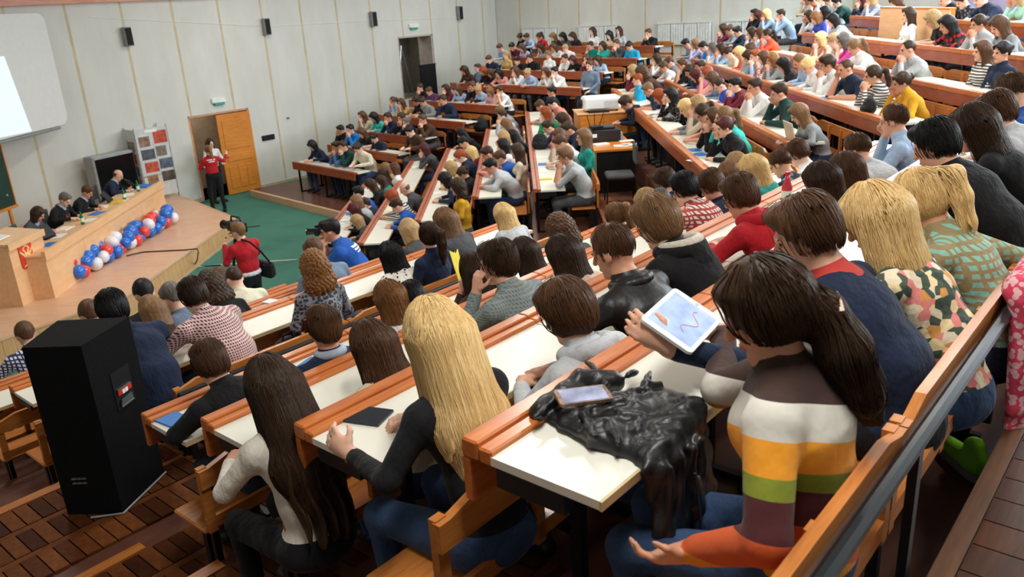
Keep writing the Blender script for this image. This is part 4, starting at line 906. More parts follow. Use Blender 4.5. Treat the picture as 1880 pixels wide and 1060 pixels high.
# ------------------------------------------------------------------ PA loudspeaker in the aisle
SPZ = ROWS['r3'].zf; SPT = 2.84; tp = [at_z(*q, SPT) for q in ((39.4, 639), (105.7, 589), (236.6, 582), (148.7, 635.6))]
cx_ = sum(p[0] for p in tp)/4; cy_ = sum(p[1] for p in tp)/4
t = thing('pa_loudspeaker', 'large black carpeted loudspeaker cabinet standing in the brick aisle', 'loudspeaker', (cx_, cy_, SPZ+.017))
pl = [(p[0]-cx_, p[1]-cy_) for p in tp]; m_pa = plain('black_carpet_covering', '#0c0d0f', .9, var=.3, scale=90, bmp=.35, spec=.15)
MB().prism(pl[::-1], 0, SPT-SPZ-.017).build('cabinet', m_pa, t)
A_, B_ = Vector((*pl[2], 0)), Vector((*pl[3], 0)); ed = (B_-A_); rzs = math.atan2(ed.y, ed.x); rt = bpy.data.objects.new('side_handle', None); COL.objects.link(rt); rt.parent = t; rt.location = A_+ed*.44+Vector((0, 0, .72)); rt.rotation_euler = (0, 0, rzs)
sg = -1 if Vector((-ed.y, ed.x, 0)).dot(A_) > 0 else 1
def sd_(mb, nm, mat): return mb.build(nm, mat, rt)
yo = -sg*.004
sd_(MB().box(-.085, .085, min(yo, 0), max(yo, 0), -.12, .12), 'plate', M_black)
sd_(MB().prism([(-.055, -.10), (.06, -.10), (.045, -.062), (-.05, -.055)], -.012*sg-.004, -.012*sg+.004, axis='y'), 'grip', plain('grip_grey', '#4c5356', .4)); sd_(MB().box(-.055, .06, -.014*sg-.004, -.014*sg+.004, -.106, -.098), 'chrome_lip', m_al)
sd_(MB().box(-.062, .062, -.010*sg-.004, -.010*sg+.004, -.030, -.002), 'badge', plain('badge_red', '#d12f24', .4))
sd_(MB().box(-.02, .006, -.016*sg-.002, -.016*sg+.002, -.03, -.006).box(.012, .03, -.016*sg-.002, -.016*sg+.002, -.03, -.006), 'badge_letters', m_paper)
sd_(MB().box(-.06, .06, -.010*sg-.003, -.010*sg+.003, .0, .008), 'chrome_strip', m_al)
fA, fB = Vector((*pl[0], 0)), Vector((*pl[3], 0)); md = fA*.62+fB*.38; fo = Vector(((fB-fA).y, -(fB-fA).x, 0)).normalized()
for q in range(6): MB().box(-.012, .012, -.006, .006, -.005, .005).build('socket', m_al, t, loc=md+fo*.004+Vector((.03*(q % 3)-.03, 0, .22+.03*(q//3))))
sp_ = [A_*1.03+Vector((0, 0, .01)), B_*1.04+Vector((0, 0, .01)), (B_*.55+fA*.55)*1.12+Vector((0, 0, .01))]
MB().tube(sp_, .006, 6).build('cable', plain('cable_grey', '#a9a9ad', .5), t)
# ------------------------------------------------------------------ people materials
def fabric(name, hx, hx2=None, pat=None, rough=.85):
    if name in MATS: return MATS[name]
    m = bpy.data.materials.new(name); nt, b = nodes_of(m); c = hexc(hx); b.inputs['Roughness'].default_value = rough
    b.inputs['Sheen Weight'].default_value = .05; b.inputs['Specular IOR Level'].default_value = .25
    v = mapping(nt); f = noise(nt, v, 7, 3); col = ramp(nt, f, [(.3, mul(c, .85)), (.7, mul(c, 1.12))])
    if pat:
        c2 = hexc(hx2)
        def stripe(axis, per, duty, dx=0):
            sp = N(nt, 'ShaderNodeSeparateXYZ'); nt.links.new(v, sp.inputs[0]); k = N(nt, 'ShaderNodeMath', operation='MULTIPLY'); k.inputs[1].default_value = 1/per
            nt.links.new(sp.outputs[axis], k.inputs[0]); fr = N(nt, 'ShaderNodeMath', operation='FRACT'); nt.links.new(k.outputs[0], fr.inputs[0]); lt = N(nt, 'ShaderNodeMath', operation='LESS_THAN'); lt.inputs[1].default_value = duty; nt.links.new(fr.outputs[0], lt.inputs[0]); return lt.outputs[0]
        if pat == 'stripe': mask = stripe('Z', .036, .5)
        elif pat == 'check':
            p, q = stripe('X', .032, .4), stripe('Z', .032, .4); mx = N(nt, 'ShaderNodeMath', operation='MAXIMUM'); nt.links.new(p, mx.inputs[0]); nt.links.new(q, mx.inputs[1]); mask = mx.outputs[0]
        elif pat == 'finecheck':
            p, q = stripe('X', .017, .42), stripe('Z', .017, .42); mx = N(nt, 'ShaderNodeMath', operation='MAXIMUM'); nt.links.new(p, mx.inputs[0]); nt.links.new(q, mx.inputs[1]); mask = mx.outputs[0]
        else:
            vo = N(nt, 'ShaderNodeTexVoronoi'); vo.inputs['Scale'].default_value = {'polka': 26, 'floral': 30, 'blotch': 14, 'lace': 38}[pat]; nt.links.new(v, vo.inputs['Vector'])
            if pat == 'floral':
                col = ramp(nt, N_out(nt, vo, 'Color'), [(.0, hexc('#4b5a4c')), (.30, hexc('#e9d9bd')), (.45, hexc('#e58b86')), (.62, hexc('#f0d9a8')), (.75, hexc('#3c4a40')), (.9, hexc('#d99a55'))], 'CONSTANT'); mask = None
            else:
                lt = N(nt, 'ShaderNodeMath', operation='LESS_THAN'); lt.inputs[1].default_value = {'polka': .27, 'blotch': .42, 'lace': .5}[pat]; nt.links.new(vo.outputs['Distance'], lt.inputs[0]); mask = lt.outputs[0]
        if mask is not None:
            mx = N(nt, 'ShaderNodeMix', data_type='RGBA'); nt.links.new(mask, mx.inputs['Factor']); nt.links.new(col, mx.inputs['A']); mx.inputs['B'].default_value = (*c2, 1); col = mx.outputs['Result']
    nt.links.new(col, b.inputs['Base Color'])
    fw = noise(nt, mapping(nt, (1, 1, .6)), 13, 3, .5); bump(nt, b, fw, .8, .03); MATS[name] = m; return m
def N_out(nt, vo, o):
    s = N(nt, 'ShaderNodeSeparateColor'); nt.links.new(vo.outputs[o], s.inputs[0]); return s.outputs[0]
def hairmat(name, hx, hx2):
    if name in MATS: return MATS[name]
    m = bpy.data.materials.new(name); nt, b = nodes_of(m)
    f = noise(nt, mapping(nt, (95, 95, 5)), 1.4, 3, .6)
    nt.links.new(ramp(nt, f, [(.3, hexc(hx2)), (.7, hexc(hx))]), b.inputs['Base Color']); b.inputs['Roughness'].default_value = .46
    b.inputs['Specular IOR Level'].default_value = .25; bump(nt, b, f, .35, .004); MATS[name] = m; return m
HC = {'black': ('#1d1a1b', '#0e0c0d', 'black'), 'dark': ('#45301f', '#281a12', 'dark brown'), 'brown': ('#62432d', '#3f2a1b', 'brown'), 'light': ('#8f6c4a', '#65482f', 'light brown'),
      'blonde': ('#f2d59c', '#d0a765', 'blonde'), 'fair': ('#c2a274', '#8f7049', 'fair'), 'red': ('#a8512a', '#74331a', 'red'), 'plum': ('#5a2a2a', '#38181a', 'dark red'), 'grey': ('#77716b', '#4c4743', 'grey'), 'caramel': ('#9c6a3a', '#5a3820', 'caramel')}
for k, v in HC.items(): hairmat('hair_'+k, v[0], v[1])
HSW = {'short': 'short', 'crop': 'cropped', 'bob': 'bobbed', 'long': 'long', 'pony': 'ponytailed', 'bun': 'pinned-up', 'fluffy': 'tousled', 'bald': 'thinning', 'curly': 'curly', 'xlong': 'long', 'lowpony': 'ponytailed'}
TC = {'black': '#17181b', 'white': '#e6e6e6', 'grey': '#8d9195', 'dgrey': '#4a4c50', 'lgrey': '#b9bdc1', 'navy': '#1b2740', 'blue': '#1f55a8', 'bright blue': '#1d7fd0', 'cyan': '#1fa3cf', 'light blue': '#9fb8d6', 'turquoise': '#3fc4b8', 'teal': '#148a80', 'green': '#1f8a5a',
      'dark green': '#173f3b', 'red': '#b81f2a', 'maroon': '#6e2230', 'coral': '#ea6a4a', 'orange': '#e2702a', 'mustard': '#d09a22', 'tan': '#c4a36a', 'beige': '#cdbda6', 'brown': '#4d3428', 'pink': '#e7a49a', 'peach': '#eeb29a', 'purple': '#5d3a63', 'lavender': '#b3aed0', 'slate': '#6f8299', 'mint': '#a9d6c6', 'cream': '#dcd7c0', 'magenta': '#d0409a', 'salmon': '#d98a78', 'denim': '#4a6fa0', 'royal': '#3a4fc0'}
CW = {'dgrey': 'dark grey', 'lgrey': 'light grey', 'royal': 'royal blue', 'denim': 'denim blue'}
PAT = {'redcheck': ('#1c1518', '#b32234', 'blotch', 'red and black patterned'), 'stripedwhite': ('#e3e0da', '#3b3b42', 'stripe', 'black and white striped'), 'plaidblue': ('#dfe0ea', '#2a3560', 'check', 'blue and white plaid'), 'plaidred': ('#e6dfd6', '#a8423e', 'check', 'red checked'), 'maroonfine': ('#6a2a36', '#e4c9c6', 'finecheck', 'maroon checked'),
       'polka': ('#e9e6da', '#1e1e22', 'polka', 'polka-dotted white'), 'floral': ('#e9d9bd', '#000000', 'floral', 'floral'), 'blackfloral': ('#1f222b', '#70768a', 'blotch', 'black patterned'), 'lace': ('#8d8f98', '#3a3c46', 'lace', 'grey lace-patterned'), 'sequin': ('#151517', '#8a857c', 'polka', 'black sequinned'), 'mintplaid': ('#8fc4b4', '#9a8a64', 'check', 'mint plaid'), 'redstripe': ('#c43a3a', '#e2e0e4', 'stripe', 'red striped'), 'bluestripe': ('#d3d6e2', '#7a86a8', 'stripe', 'blue striped'), 'pinkstripe': ('#e0407a', '#1c1a20', 'stripe', 'pink and black striped')}
def topmat(k):
    if k in PAT: p = PAT[k]; return fabric('cloth_'+k, p[0], p[1], p[2])
    return fabric('cloth_'+k, TC[k])
def topword(k): return PAT[k][3] if k in PAT else CW.get(k, k)
SKINS = [plain('skin_%d' % i, h, .5, var=.05, scale=12) for i, h in enumerate(('#e2b196', '#d9a488', '#ebc0a6', '#cf9678'))]
M_lip = plain('lips', '#b9655c', .4); M_eye = plain('eye_dark', '#2a1d18', .2); M_shoe = plain('shoe_dark', '#1d1c1d', .5)
JEANS = [fabric('denim_jeans', '#2f4566'), fabric('black_trousers', '#16171b'), fabric('navy_trousers', '#1f2739'), fabric('grey_trousers', '#4b4b4f')]
def set_mats(o, mats):
    while len(o.data.materials) < len(mats): o.data.materials.append(None)
    for i, m in enumerate(mats): o.material_slots[i].link = 'OBJECT'; o.material_slots[i].material = m
PEOPLE = []
def place_person(label, loc, rz, body, hairme, hairkey, top, bottom, group=None, scale=1.0, skin=None, short=False, collar=None, hscale=1.035):
    me, H, R = body; t = thing('person', label, 'person', loc, rz, group); t.scale = (scale,)*3
    b = ob('body', me, None, t); sk = skin or SKINS[rng.integers(len(SKINS))]; hm = MATS['hair_'+hairkey]
    set_mats(b, [sk, top, bottom, M_shoe, M_lip, sk if short else top, collar or (sk if short == 2 else top), M_eye, hm])
    if hairme is not None:
        h = ob('hair', hairme, None, t); h.matrix_local = Matrix.Translation(Vector(H)) @ Matrix(R.tolist()).to_4x4() @ Matrix.Scale(hscale, 4); set_mats(h, [hm])
    PEOPLE.append(t); return t
def solve(r, hx, hy, H, yaw=0.0, sy=.11, szz=.06, seat=None):
    "where along the row a head seen at this pixel sits; returns pelvis point, scale"
    if seat is None: seat = r.seat
    d = ray(hx, hy); c, s = math.cos(yaw), math.sin(yaw); hl = np.array([H[0]*c-H[1]*s, H[0]*s+H[1]*c])
    f3 = np.array([r.f[0], r.f[1], 0]); al = d @ f3; be = P0 @ f3-r.s-(seat+hl[1]); ga = d[2]; de = P0[2]-(r.zf+H[2])
    t = -(al*be/sy**2+ga*de/szz**2)/(al*al/sy**2+ga*ga/szz**2); p = P0+d*t
    k = min(1.12, max(.90, (p[2]-r.zf)/H[2])); pel = p[:2]-(r.u*hl[0]+r.f*hl[1])*k
    return Vector((pel[0], pel[1], r.zf)), k
CROWD = '''
C1 573 267 write f bob black navy|C1 617 270 chin m short dark denim|C1 630 269 chin m short dark dark_green|C1 657 273 write m short dark cream
C2 625 239 cheek m short black black|C2 643 238 chin m short black bright_blue|C2 664 244 write f long brown black s|C2 687 254 write m short black navy|C2 752 241 write m short black brown
C3 665 213 chin f long brown beige|C3 686 215 write f long black turquoise|C3 712 216 chin m short dark navy|C3 737 216 chin f bun dark black|C3 746 224 chin f bun grey black|C3 776 220 chin m short brown brown
C4 721 186 chin f pony brown light_blue|C4 736 189 chin f long brown tan|C4 764 185 write f bun dark black|C4 776 187 write m short dark grey|C4 814 184 cheek m short dark navy
C5 771 162 chin m short dark black|C5 788 168 hunch m short brown purple|C5 818 163 chin f long dark maroon|C5 839 165 write f long brown light_blue|C5 867 159 cheek m short brown black|C5 878 165 write f bun fair light_blue|C5 899 168 write f bob light redstripe|C5 918 166 chin f bun dark white s
CU1 852 129 write f long dark brown|CU1 877 125 up m short dark slate|CU1 887 130 write f bob red black|CU1 901 135 write f long brown black|CU1 915 135 hunch f long black pink|CU1 945 130 chin f long brown white|CU1 968 135 hunch f bun fair light_blue|CU1 1001 133 chin f bob brown white|CU1 1018 132 chin m short black white|CU1 1082 121 up m short brown slate
CU2 898 110 write m short brown navy|CU2 929 109 up f pony fair tan|CU2 949 112 hunch m short black black|CU2 973 112 cheek m short dark black|CU2 1007 109 up f bun light white|CU2 1037 110 cheek m short dark white|CU2 1051 110 write f bob plum black|CU2 1076 109 chin f bob brown maroon|CU2 1096 110 write f long dark light_blue
CU3 918 88 write m short brown light_blue|CU3 940 86 write m short black redcheck|CU3 958 89 write f long brown lavender|CU3 992 93 write f long dark stripedwhite|CU3 1016 87 hunch f long brown white|CU3 1038 90 hunch m short fair white|CU3 1084 88 cheek m short dark teal s|CU3 1106 88 cheek f bob dark turquoise|CU3 1131 81 chin m short brown dgrey|CU3 1155 85 write m short black cyan
CU4 955 71 write f bun dark black|CU4 967 69 hunch m short dark light_blue|CU4 990 69 write f pony dark red|CU4 1015 69 write f long light black|CU4 1033 68 write f long black dgrey|CU4 1051 68 write f long dark black|CU4 1088 61 up f long dark white|CU4 1118 64 write f long black beige|CU4 1136 62 up f long dark lgrey|CU4 1190 65 chin m short brown black
B1 658 355 chin m short black blue|B1 654 371 chin f bob light lgrey|B1 671 376 hunch m short dark navy|B1 650 386 write f bob plum black|B1 656 407 write f bob fair dgrey|B1 680 340 write f long dark black|B1 700 333 write f long dark teal|B1 703 320 write f long dark brown|B1 708 309 write f long light tan|B1 724 309 up f bob brown white
B2 729 379 write m short dark blue|B2 719 361 write f bob red stripedwhite|B2 743 347 write m bald grey dgrey|B2 779 274 chin f bob plum dgrey
B3 817 330 write f bob black navy|B3 840 344 up f curly dark mustard|B3 850 319 write f bun dark black|B3 828 309 write f bob fair tan|B3 846 288 write m fluffy red navy|B3 865 280 write f long blonde maroon|B3 851 262 write m short black dgrey|B3 847 246 hunch f long black black
B4 901 306 hunch m short black lgrey|B4 918 291 hunch m short brown blue|B4 895 283 hunch m short dark pink|B4 949 278 up f long dark beige|B4 923 268 chin f long black white|B4 924 253 chin f bob fair beige|B4 940 250 write f long black black|B4 929 229 write f long light grey|B4 922 213 chin m short dark lgrey|B4 919 204 write m short light grey
B5 1037 287 chin m fluffy light lgrey s|B5 1029 263 write m short brown white|B5 1025 251 chin f bob brown beige|B5 1043 238 hunch m short dark navy|B5 1007 234 hunch m short dark purple|B5 1032 220 write f long dark black|B5 1001 208 chin f long red green|B5 1014 190 write m short black salmon|B5 992 195 write m short brown grey|B5 1013 169 up m short black black|B5 1071 252 up f long light teal
BU1 1161 130 chin f bob fair maroon|BU1 1178 134 hunch f curly brown brown|BU1 1170 151 up m short red cyan|BU1 1190 165 write m short light navy s|BU1 1210 177 write f long red white|BU1 1230 175 cheek f long black sequin|BU1 1259 198 write f bob blonde grey|BU1 1281 192 chin f bob fair beige|BU1 1290 208 write f pony dark peach s|BU1 1308 216 chin f long brown black|BU1 1328 215 chin f pony light turquoise|BU1 1330 234 cheek f bun plum black
BU2 1205 108 chin f bob dark white|BU2 1218 126 hunch m short brown white|BU2 1229 115 write m short brown slate|BU2 1252 120 chin m short brown black s|BU2 1266 131 write m short dark navy|BU2 1277 139 write f long plum magenta|BU2 1297 134 chin f bob red pink|BU2 1307 145 write f bob brown slate|BU2 1321 157 write m crop dark royal s|BU2 1349 157 chin m short black maroon|BU2 1285 124 up m short dark grey|BU2 1385 160 chin m short dark white|BU2 1430 171 cheek m short dark dark_green|BU2 1466 209 write f long light grey
BU3 1259 89 write m short black plaidblue|BU3 1276 88 chin f bob light lavender|BU3 1291 89 write m short black bright_blue|BU3 1308 94 chin f bob grey white|BU3 1323 92 chin f bob dark light_blue|BU3 1336 98 write f bun dark beige|BU3 1357 97 write f long blonde coral|BU3 1378 91 chin f bob brown lgrey|BU3 1374 104 write f long dark pink|BU3 1386 106 chin m short red light_blue|BU3 1401 107 chin f bob brown plaidred|BU3 1418 111 chin f bob caramel grey|BU3 1438 119 write f long black black|BU3 1468 113 write m crop light light_blue|BU3 1484 121 write f bun blonde white|BU3 1518 119 chin m fluffy dark white|BU3 1552 126 cheek m crop brown navy s|BU3 1602 139 chin f pony dark stripedwhite|BU3 1655 152 cheek f bun dark mustard
BU4 1327 58 chin f bob dark maroon|BU4 1340 56 hunch m short brown grey|BU4 1354 59 hunch m short black navy|BU4 1379 65 chin f bob dark white|BU4 1394 63 chin f bob brown light_blue|BU4 1407 70 chin f pony dark coral|BU4 1506 72 chin f bob blonde peach s|BU4 1528 75 chin f bun fair white s|BU4 1548 75 chin f bob grey magenta s|BU4 1568 87 hunch f pony light white|BU4 1666 91 chin m crop dark lgrey|BU4 1803 94 up f long brown stripedwhite|BU4 1839 96 up f bun black navy
BU5 1384 48 chin m short black black|BU5 1392 36 write f bob plum black|BU5 1406 35 chin f bob blonde light_blue|BU5 1433 32 chin m short dark light_blue|BU5 1485 33 cheek f bob dark white|BU5 1497 33 write f bob caramel royal|BU5 1512 39 up f long black lavender|BU5 1528 37 hunch f long black lgrey|BU5 1666 40 up f long dark white|BU5 1712 35 write f bob fair black s|BU5 1738 45 hunch f long black redcheck|BU5 1796 44 chin f bun dark lgrey|BU5 1833 47 write f long brown grey
BU6 1479 7 cheek f bob caramel beige|BU6 1492 6 write m short dark red|BU6 1508 4 chin m short dark white|BU6 1520 7 write m short brown lgrey|BU6 1536 7 hunch m short black dark_green|BU6 1580 6 chin f long plum blackfloral|BU6 1599 4 chin f bob fair bluestripe|BU6 1644 5 write f curly brown blackfloral|BU6 1734 -2 hunch m short dark black|BU6 1766 3 write m short dark blackfloral|BU6 1800 -3 hunch m short dark navy|BU6 1868 -6 cheek f bob fair mint
A5 207 571 hunch m short black navy|A5 355 545 hunch m short dark maroonfine|A5 576 492 up f curly caramel lace|A5 716 470 write f long black polka|A5 787 434 up f pony dark navy|A5 817 408 write f long light dgrey|A5 924 396 write f long blonde lgrey
A4 279 572 write f long light brown|A4 317 549 write m short grey slate|A4 388 528 write f curly dark black|A4 577 464 write m short brown slate|A4 751 424 write f bob fair dgrey
A3 265 541 write m short black black|A3 431 513 write m crop dark cream|A2 405 516 write f curly brown dgrey|A3 166 580 write m short brown navy
A1 47 616 hunch m short brown plaidblue
r3 386 669 hunch m short brown black|r3 594 602 up m short brown navy|r3 716 552 write f long caramel white|r3 757 556 write m short black navy|r3 868 497 chin f long dark brown|r3 962 468 write f long dark maroon|r3 1028 424 write f curly brown dgrey|r3 1131 402 write f pony light brown|r3 1188 372 write f bob fair grey|r3 1212 384 write m short grey dgrey|r3 1222 335 write m short dark navy|r3 1338 327 write f bob light beige|r3 1352 302 write f bob fair teal
r4 683 642 write f long brown cream|r4 1034 470 write f long dark beige|r4 1256 348 hunch m short black plaidred|r4 1306 342 write m short brown navy|r4 1382 312 write f long blonde teal|r4 1432 301 write m crop brown blackfloral|r4 1464 282 write m short brown white
r5 1206 412 hunch m fluffy light black|r5 1358 362 hunch m short brown red|r5 1508 335 write f long dark beige|r5 1552 318 write f long brown grey|r5 1572 276 hunch m crop brown lgrey|r5 1640 222 cheek m crop brown light_blue
r6 1716 268 hunch m short black black|r6 1786 236 hunch f long dark black|r6 1828 208 hunch m short brown lgrey|r6 1856 172 write m crop brown blue
'''
NEAR = {'r3', 'r4', 'r5', 'r6', 'A5'}
FINE = {}
def near_hair(hs, pt):
    k = (hs, pt if hs in ('long', 'curly', 'bob', 'pony') else 0)
    if k not in FINE:
        n, sg, st = {'short': (1100, 6, .020), 'crop': (900, 4, .014), 'fluffy': (1000, 7, .024), 'long': (900, 13, .03), 'bob': (900, 8, .028), 'pony': (800, 12, .03), 'curly': (0, 2, .03), 'bun': (700, 6, .024)}.get(hs, (0, 2, .03))
        FINE[k] = fine_hair(hs, pt, n, 21, .0065, seg=sg, step=st, rad=.0017)
    return FINE[k]
for ent in CROWD.replace('\n', '|').split('|'):
    q = ent.split()
    if not q: continue
    k, hx, hy, pose, sex, hs, hc, tp = q[:8]; tp = tp.replace('_', ' '); ext = q[8:]; r = ROWS[k]; fem = sex == 'f'
    near = k in NEAR
    body = body_mesh(pose, fem, .013 if near else .017, .0075 if near else .0085); me, H, R = body
    yaw = rng.uniform(-.18, .18) if k[0] != 'r' else rng.uniform(-.1, .1)
    loc, sc = solve(r, float(hx), float(hy), H, yaw)
    lb = '%s-haired person in %s, %s' % (HSW[hs]+' '+HC[hc][2], topword(tp), where(k))
    pt = POSES[pose]['pitch']
    place_person(lb, loc, r.rz+yaw, body, near_hair(hs, pt) if near else hair_mesh(hs, .0085, pt), hc, topmat(tp), JEANS[rng.integers(4)], 'seated audience', sc, short=1 if 's' in ext else False)
# ------------------------------------------------------------------ people in the front of the picture, each with a pose of their own
def mat_of(loc, rz, k): return Matrix.Translation(loc) @ Matrix.Rotation(rz, 4, 'Z') @ Matrix.Scale(k, 4)
def to_local(loc, rz, k, p): return tuple(mat_of(loc, rz, k).inverted() @ Vector(p))
def strand_hair(style, pitch, n, seed, **k): return fine_hair(style, pitch, n, seed, **k)
from mathutils.bvhtree import BVHTree
def decal(t, me, x, z, rows, mat, name='shirt_print'):
    "flat print on the back of a garment: short bars laid on the body surface"
    bv = BVHTree.FromPolygons([v.co for v in me.vertices], [p.vertices for p in me.polygons]); mb = MB()
    for (x0, x1, zz, hgt) in rows:
        k = max(1, int((x1-x0)/.03))
        for i in range(k):
            xa, xb = x0+(x1-x0)*i/k, x0+(x1-x0)*(i+.82)/k; c = []
            for (xx, zc) in ((xa, zz), (xb, zz), (xb, zz+hgt), (xa, zz+hgt)):
                h = bv.ray_cast(Vector((xx+x, -.6, zc+z)), Vector((0, 1, 0)))
                if h[0] is None: break
                c.append(h[0]+h[1]*.003)
            if len(c) == 4: mb.add(c+[q+Vector((0, .004, 0)) for q in c], [(0, 1, 2, 3), (7, 6, 5, 4), (0, 4, 5, 1), (1, 5, 6, 2), (2, 6, 7, 3), (3, 7, 4, 0)])
    if mb.v: return tag(mb.build(name, mat, t), kind='stuff')
def custom(key, rk, hx, hy, P, fem, hs, hc, top, bottom, label, n=0, yaw=0.0, targets=None, short=False, collar=None, extra=None, seed=1, rad=.0016, seg=13, skin=None, res=.009, sy=.11, szz=.05):
    r = ROWS[rk]; H = np.array(P['H']); loc, k = solve(r, hx, hy, H, yaw, sy, szz); rz = r.rz+yaw
    for nm, w in (targets or {}).items(): P[nm] = to_local(loc, rz, k, w)
    body = body_mesh(None, fem, res, .006, key, P, extra)
    hm = fine_hair(hs, P['pitch'], n, seed, .0055, rad=rad, seg=seg) if n else near_hair(hs, P['pitch'])
    t = place_person(label, loc, rz, body, hm, hc, top, bottom, 'seated audience', k, skin, short, collar)
    return t, loc, rz, k, body
def sdf_part(sd, name, mat, parent, res=.008, extra=None):
    lo = np.min([pbox(p)[0] for p in sd.p], 0)-.03; hi = np.max([pbox(p)[1] for p in sd.p], 0)+.03
    V, Q = surface(sd, *[np.arange(lo[d], hi[d]+res, res) for d in range(3)], extra=extra); return ob(name, npmesh(name, V, Q), mat, parent)
def ring(sd, c, rx, ry, tilt, r, n=14, a0=0, a1=360, k=.02, rend=None):
    pts = []
    for i in range(n+1):
        a = math.radians(a0+(a1-a0)*i/n); pts.append(V3(c[0]+rx*math.sin(a), c[1]-ry*math.cos(a), c[2]+tilt*math.cos(a)))
    for i in range(n): sd.cone(pts[i], pts[i+1], r, r, 0, k)
R6, R5, R4, R3 = ROWS['r6'], ROWS['r5'], ROWS['r4'], ROWS['r3']
# --- woman in the colour-block sweater
def blockmat():
    m = bpy.data.materials.new('colour_block_knit'); nt, b = nodes_of(m); v = mapping(nt)
    sp = N(nt, 'ShaderNodeSeparateXYZ'); nt.links.new(v, sp.inputs[0])
    x2 = N(nt, 'ShaderNodeMath', operation='MULTIPLY_ADD'); x2.inputs[1].default_value = .38; nt.links.new(sp.outputs['X'], x2.inputs[0])
    ab = N(nt, 'ShaderNodeMath', operation='ABSOLUTE'); nt.links.new(sp.outputs['X'], ab.inputs[0]); nt.links.new(sp.outputs['Z'], x2.inputs[2])
    mr = N(nt, 'ShaderNodeMapRange'); mr.inputs['From Min'].default_value = .5; mr.inputs['From Max'].default_value = 1.15; nt.links.new(x2.outputs[0], mr.inputs[0])
    col = ramp(nt, mr.outputs[0], [(0, hexc('#d98a1c')), (.10, hexc('#c4521f')), (.27, hexc('#4b1a1e')), (.42, hexc('#7f8a24')), (.50, hexc('#eb9a22')), (.63, hexc('#d3cfc4')), (.77, hexc('#3c2620'))], 'CONSTANT')
    nt.links.new(col, b.inputs['Base Color']); b.inputs['Roughness'].default_value = .9; b.inputs['Sheen Weight'].default_value = .05
    bump(nt, b, noise(nt, mapping(nt, (1, 1, .7)), 11, 3, .5), .5, .02); MATS['block'] = m; return m
M_blk = blockmat()
tabp = at_z(1252, 588, 3.56)
t, loc, rz, k, body = custom('stripes', 'r6', 1405, 572, dict(w=(0, .0, .76), c=(0, .03, .94), nb=(0, .07, 1.09), H=(-.02, .11, 1.23), pitch=26, yaw=18, e=(.25, .28, .86), wr=(.12, .50, .90), hd=(-.6, .6, .1), hn=(-.5, 0, -1), curl=.5, bulk=1.28,
    e2=(-.35, .02, .80), wr2=(-.26, .22, .655), hd2=(-.35, .65, -.1), hn2=(.7, -.2, .8)), True, 'lowpony', 'dark', M_blk, JEANS[0], 'dark-haired woman in a colour-block striped sweater with a tan hair clip', n=1300, yaw=.22, seed=3, seg=14, sy=.06, targets={'wr': at_z(1330, 610, 3.46)})
hr = [c for c in t.children if c.name.startswith('hair')][0]
cl = MB()
cl.prism([(-.055, 0), (-.03, .018), (.02, .022), (.055, .008), (.055, -.008), (.02, -.014), (-.03, -.012)], -.012, .012, axis='y')
o = cl.build('hair_clip', plain('horn_clip', '#b9895a', .35, var=.3, scale=30), t); o.matrix_local = Matrix.Translation(Vector(body[1])) @ Matrix(body[2].tolist()).to_4x4() @ Matrix.Translation((0, -.155, -.05)) @ Matrix.Rotation(.3, 4, 'X')
# --- boy in the navy sweater, reaching for the tablet
hold = at_z(1228, 640, 3.50)
def cuff(sd, a): pass
t, loc, rz, k, body = custom('navyboy', 'r6', 1478, 432, dict(w=(0, .04, .75), c=(0, .17, .90), nb=(0, .25, 1.03), H=(-.01, .335, 1.155), pitch=24, yaw=16, e=(.28, .34, .82), wr=(.10, .50, .81), hd=(-.8, .4, 0), hn=(0, 0, -1), curl=.4,
    e2=(-.36, .36, .82), wr2=(-.5, .6, .86), hd2=(-.25, .6, .45), hn2=(.8, .4, -.1)), False, 'short', 'brown', topmat('navy'), JEANS[1], 'brown-haired boy in a navy sweater with white and red collar, beside the striped-sweater woman', yaw=.05, targets={'wr2': hold}, collar=plain('red_collar', '#b8352e', .8))
sd = Sdf(); ring(sd, (0, .225, 1.005), .088, .075, .02, .011); sdf_part(sd, 'collar_band', plain('white_band', '#d9dde0', .8), t, .006)
# --- tablet
o = thing('tablet', 'white tablet with a blue map on its screen above the desk', 'tablet', tabp, R6.rz+.05); o.rotation_euler = (math.radians(28), math.radians(-4), R6.rz+.10)
MB().prism([(x, y) for x, y in rrect(-.125, .125, -.09, .09, .016)], -.005, .005).build('case', plain('tablet_white', '#e9ecec', .3, var=.02), o)
m_scr = bpy.data.materials.new('tablet_screen'); nt, b = nodes_of(m_scr); f_ = noise(nt, mapping(nt), 14, 3); c_ = ramp(nt, f_, [(.35, hexc('#8fa5cf')), (.6, hexc('#a8bbdf')), (.8, hexc('#c3cbe2'))]); nt.links.new(c_, b.inputs['Base Color']); nt.links.new(c_, b.inputs['Emission Color']); b.inputs['Emission Strength'].default_value = .35; b.inputs['Roughness'].default_value = .15
MB().box(-.10, .10, -.076, .076, .005, .0062).build('screen', m_scr, o); MB().lathe([(.006, 0), (.006, .002)], n=10).build('home_button', plain('button_grey', '#c8ccd0', .4), o, loc=(.112, 0, .005))
mk = MB(); mk.tube([(-.06+.012*i, -.03+.02*math.sin(i*.8), .0065) for i in range(12)], .0012, 4); mk.build('map_line', plain('map_red', '#c05a6a', .5), o)
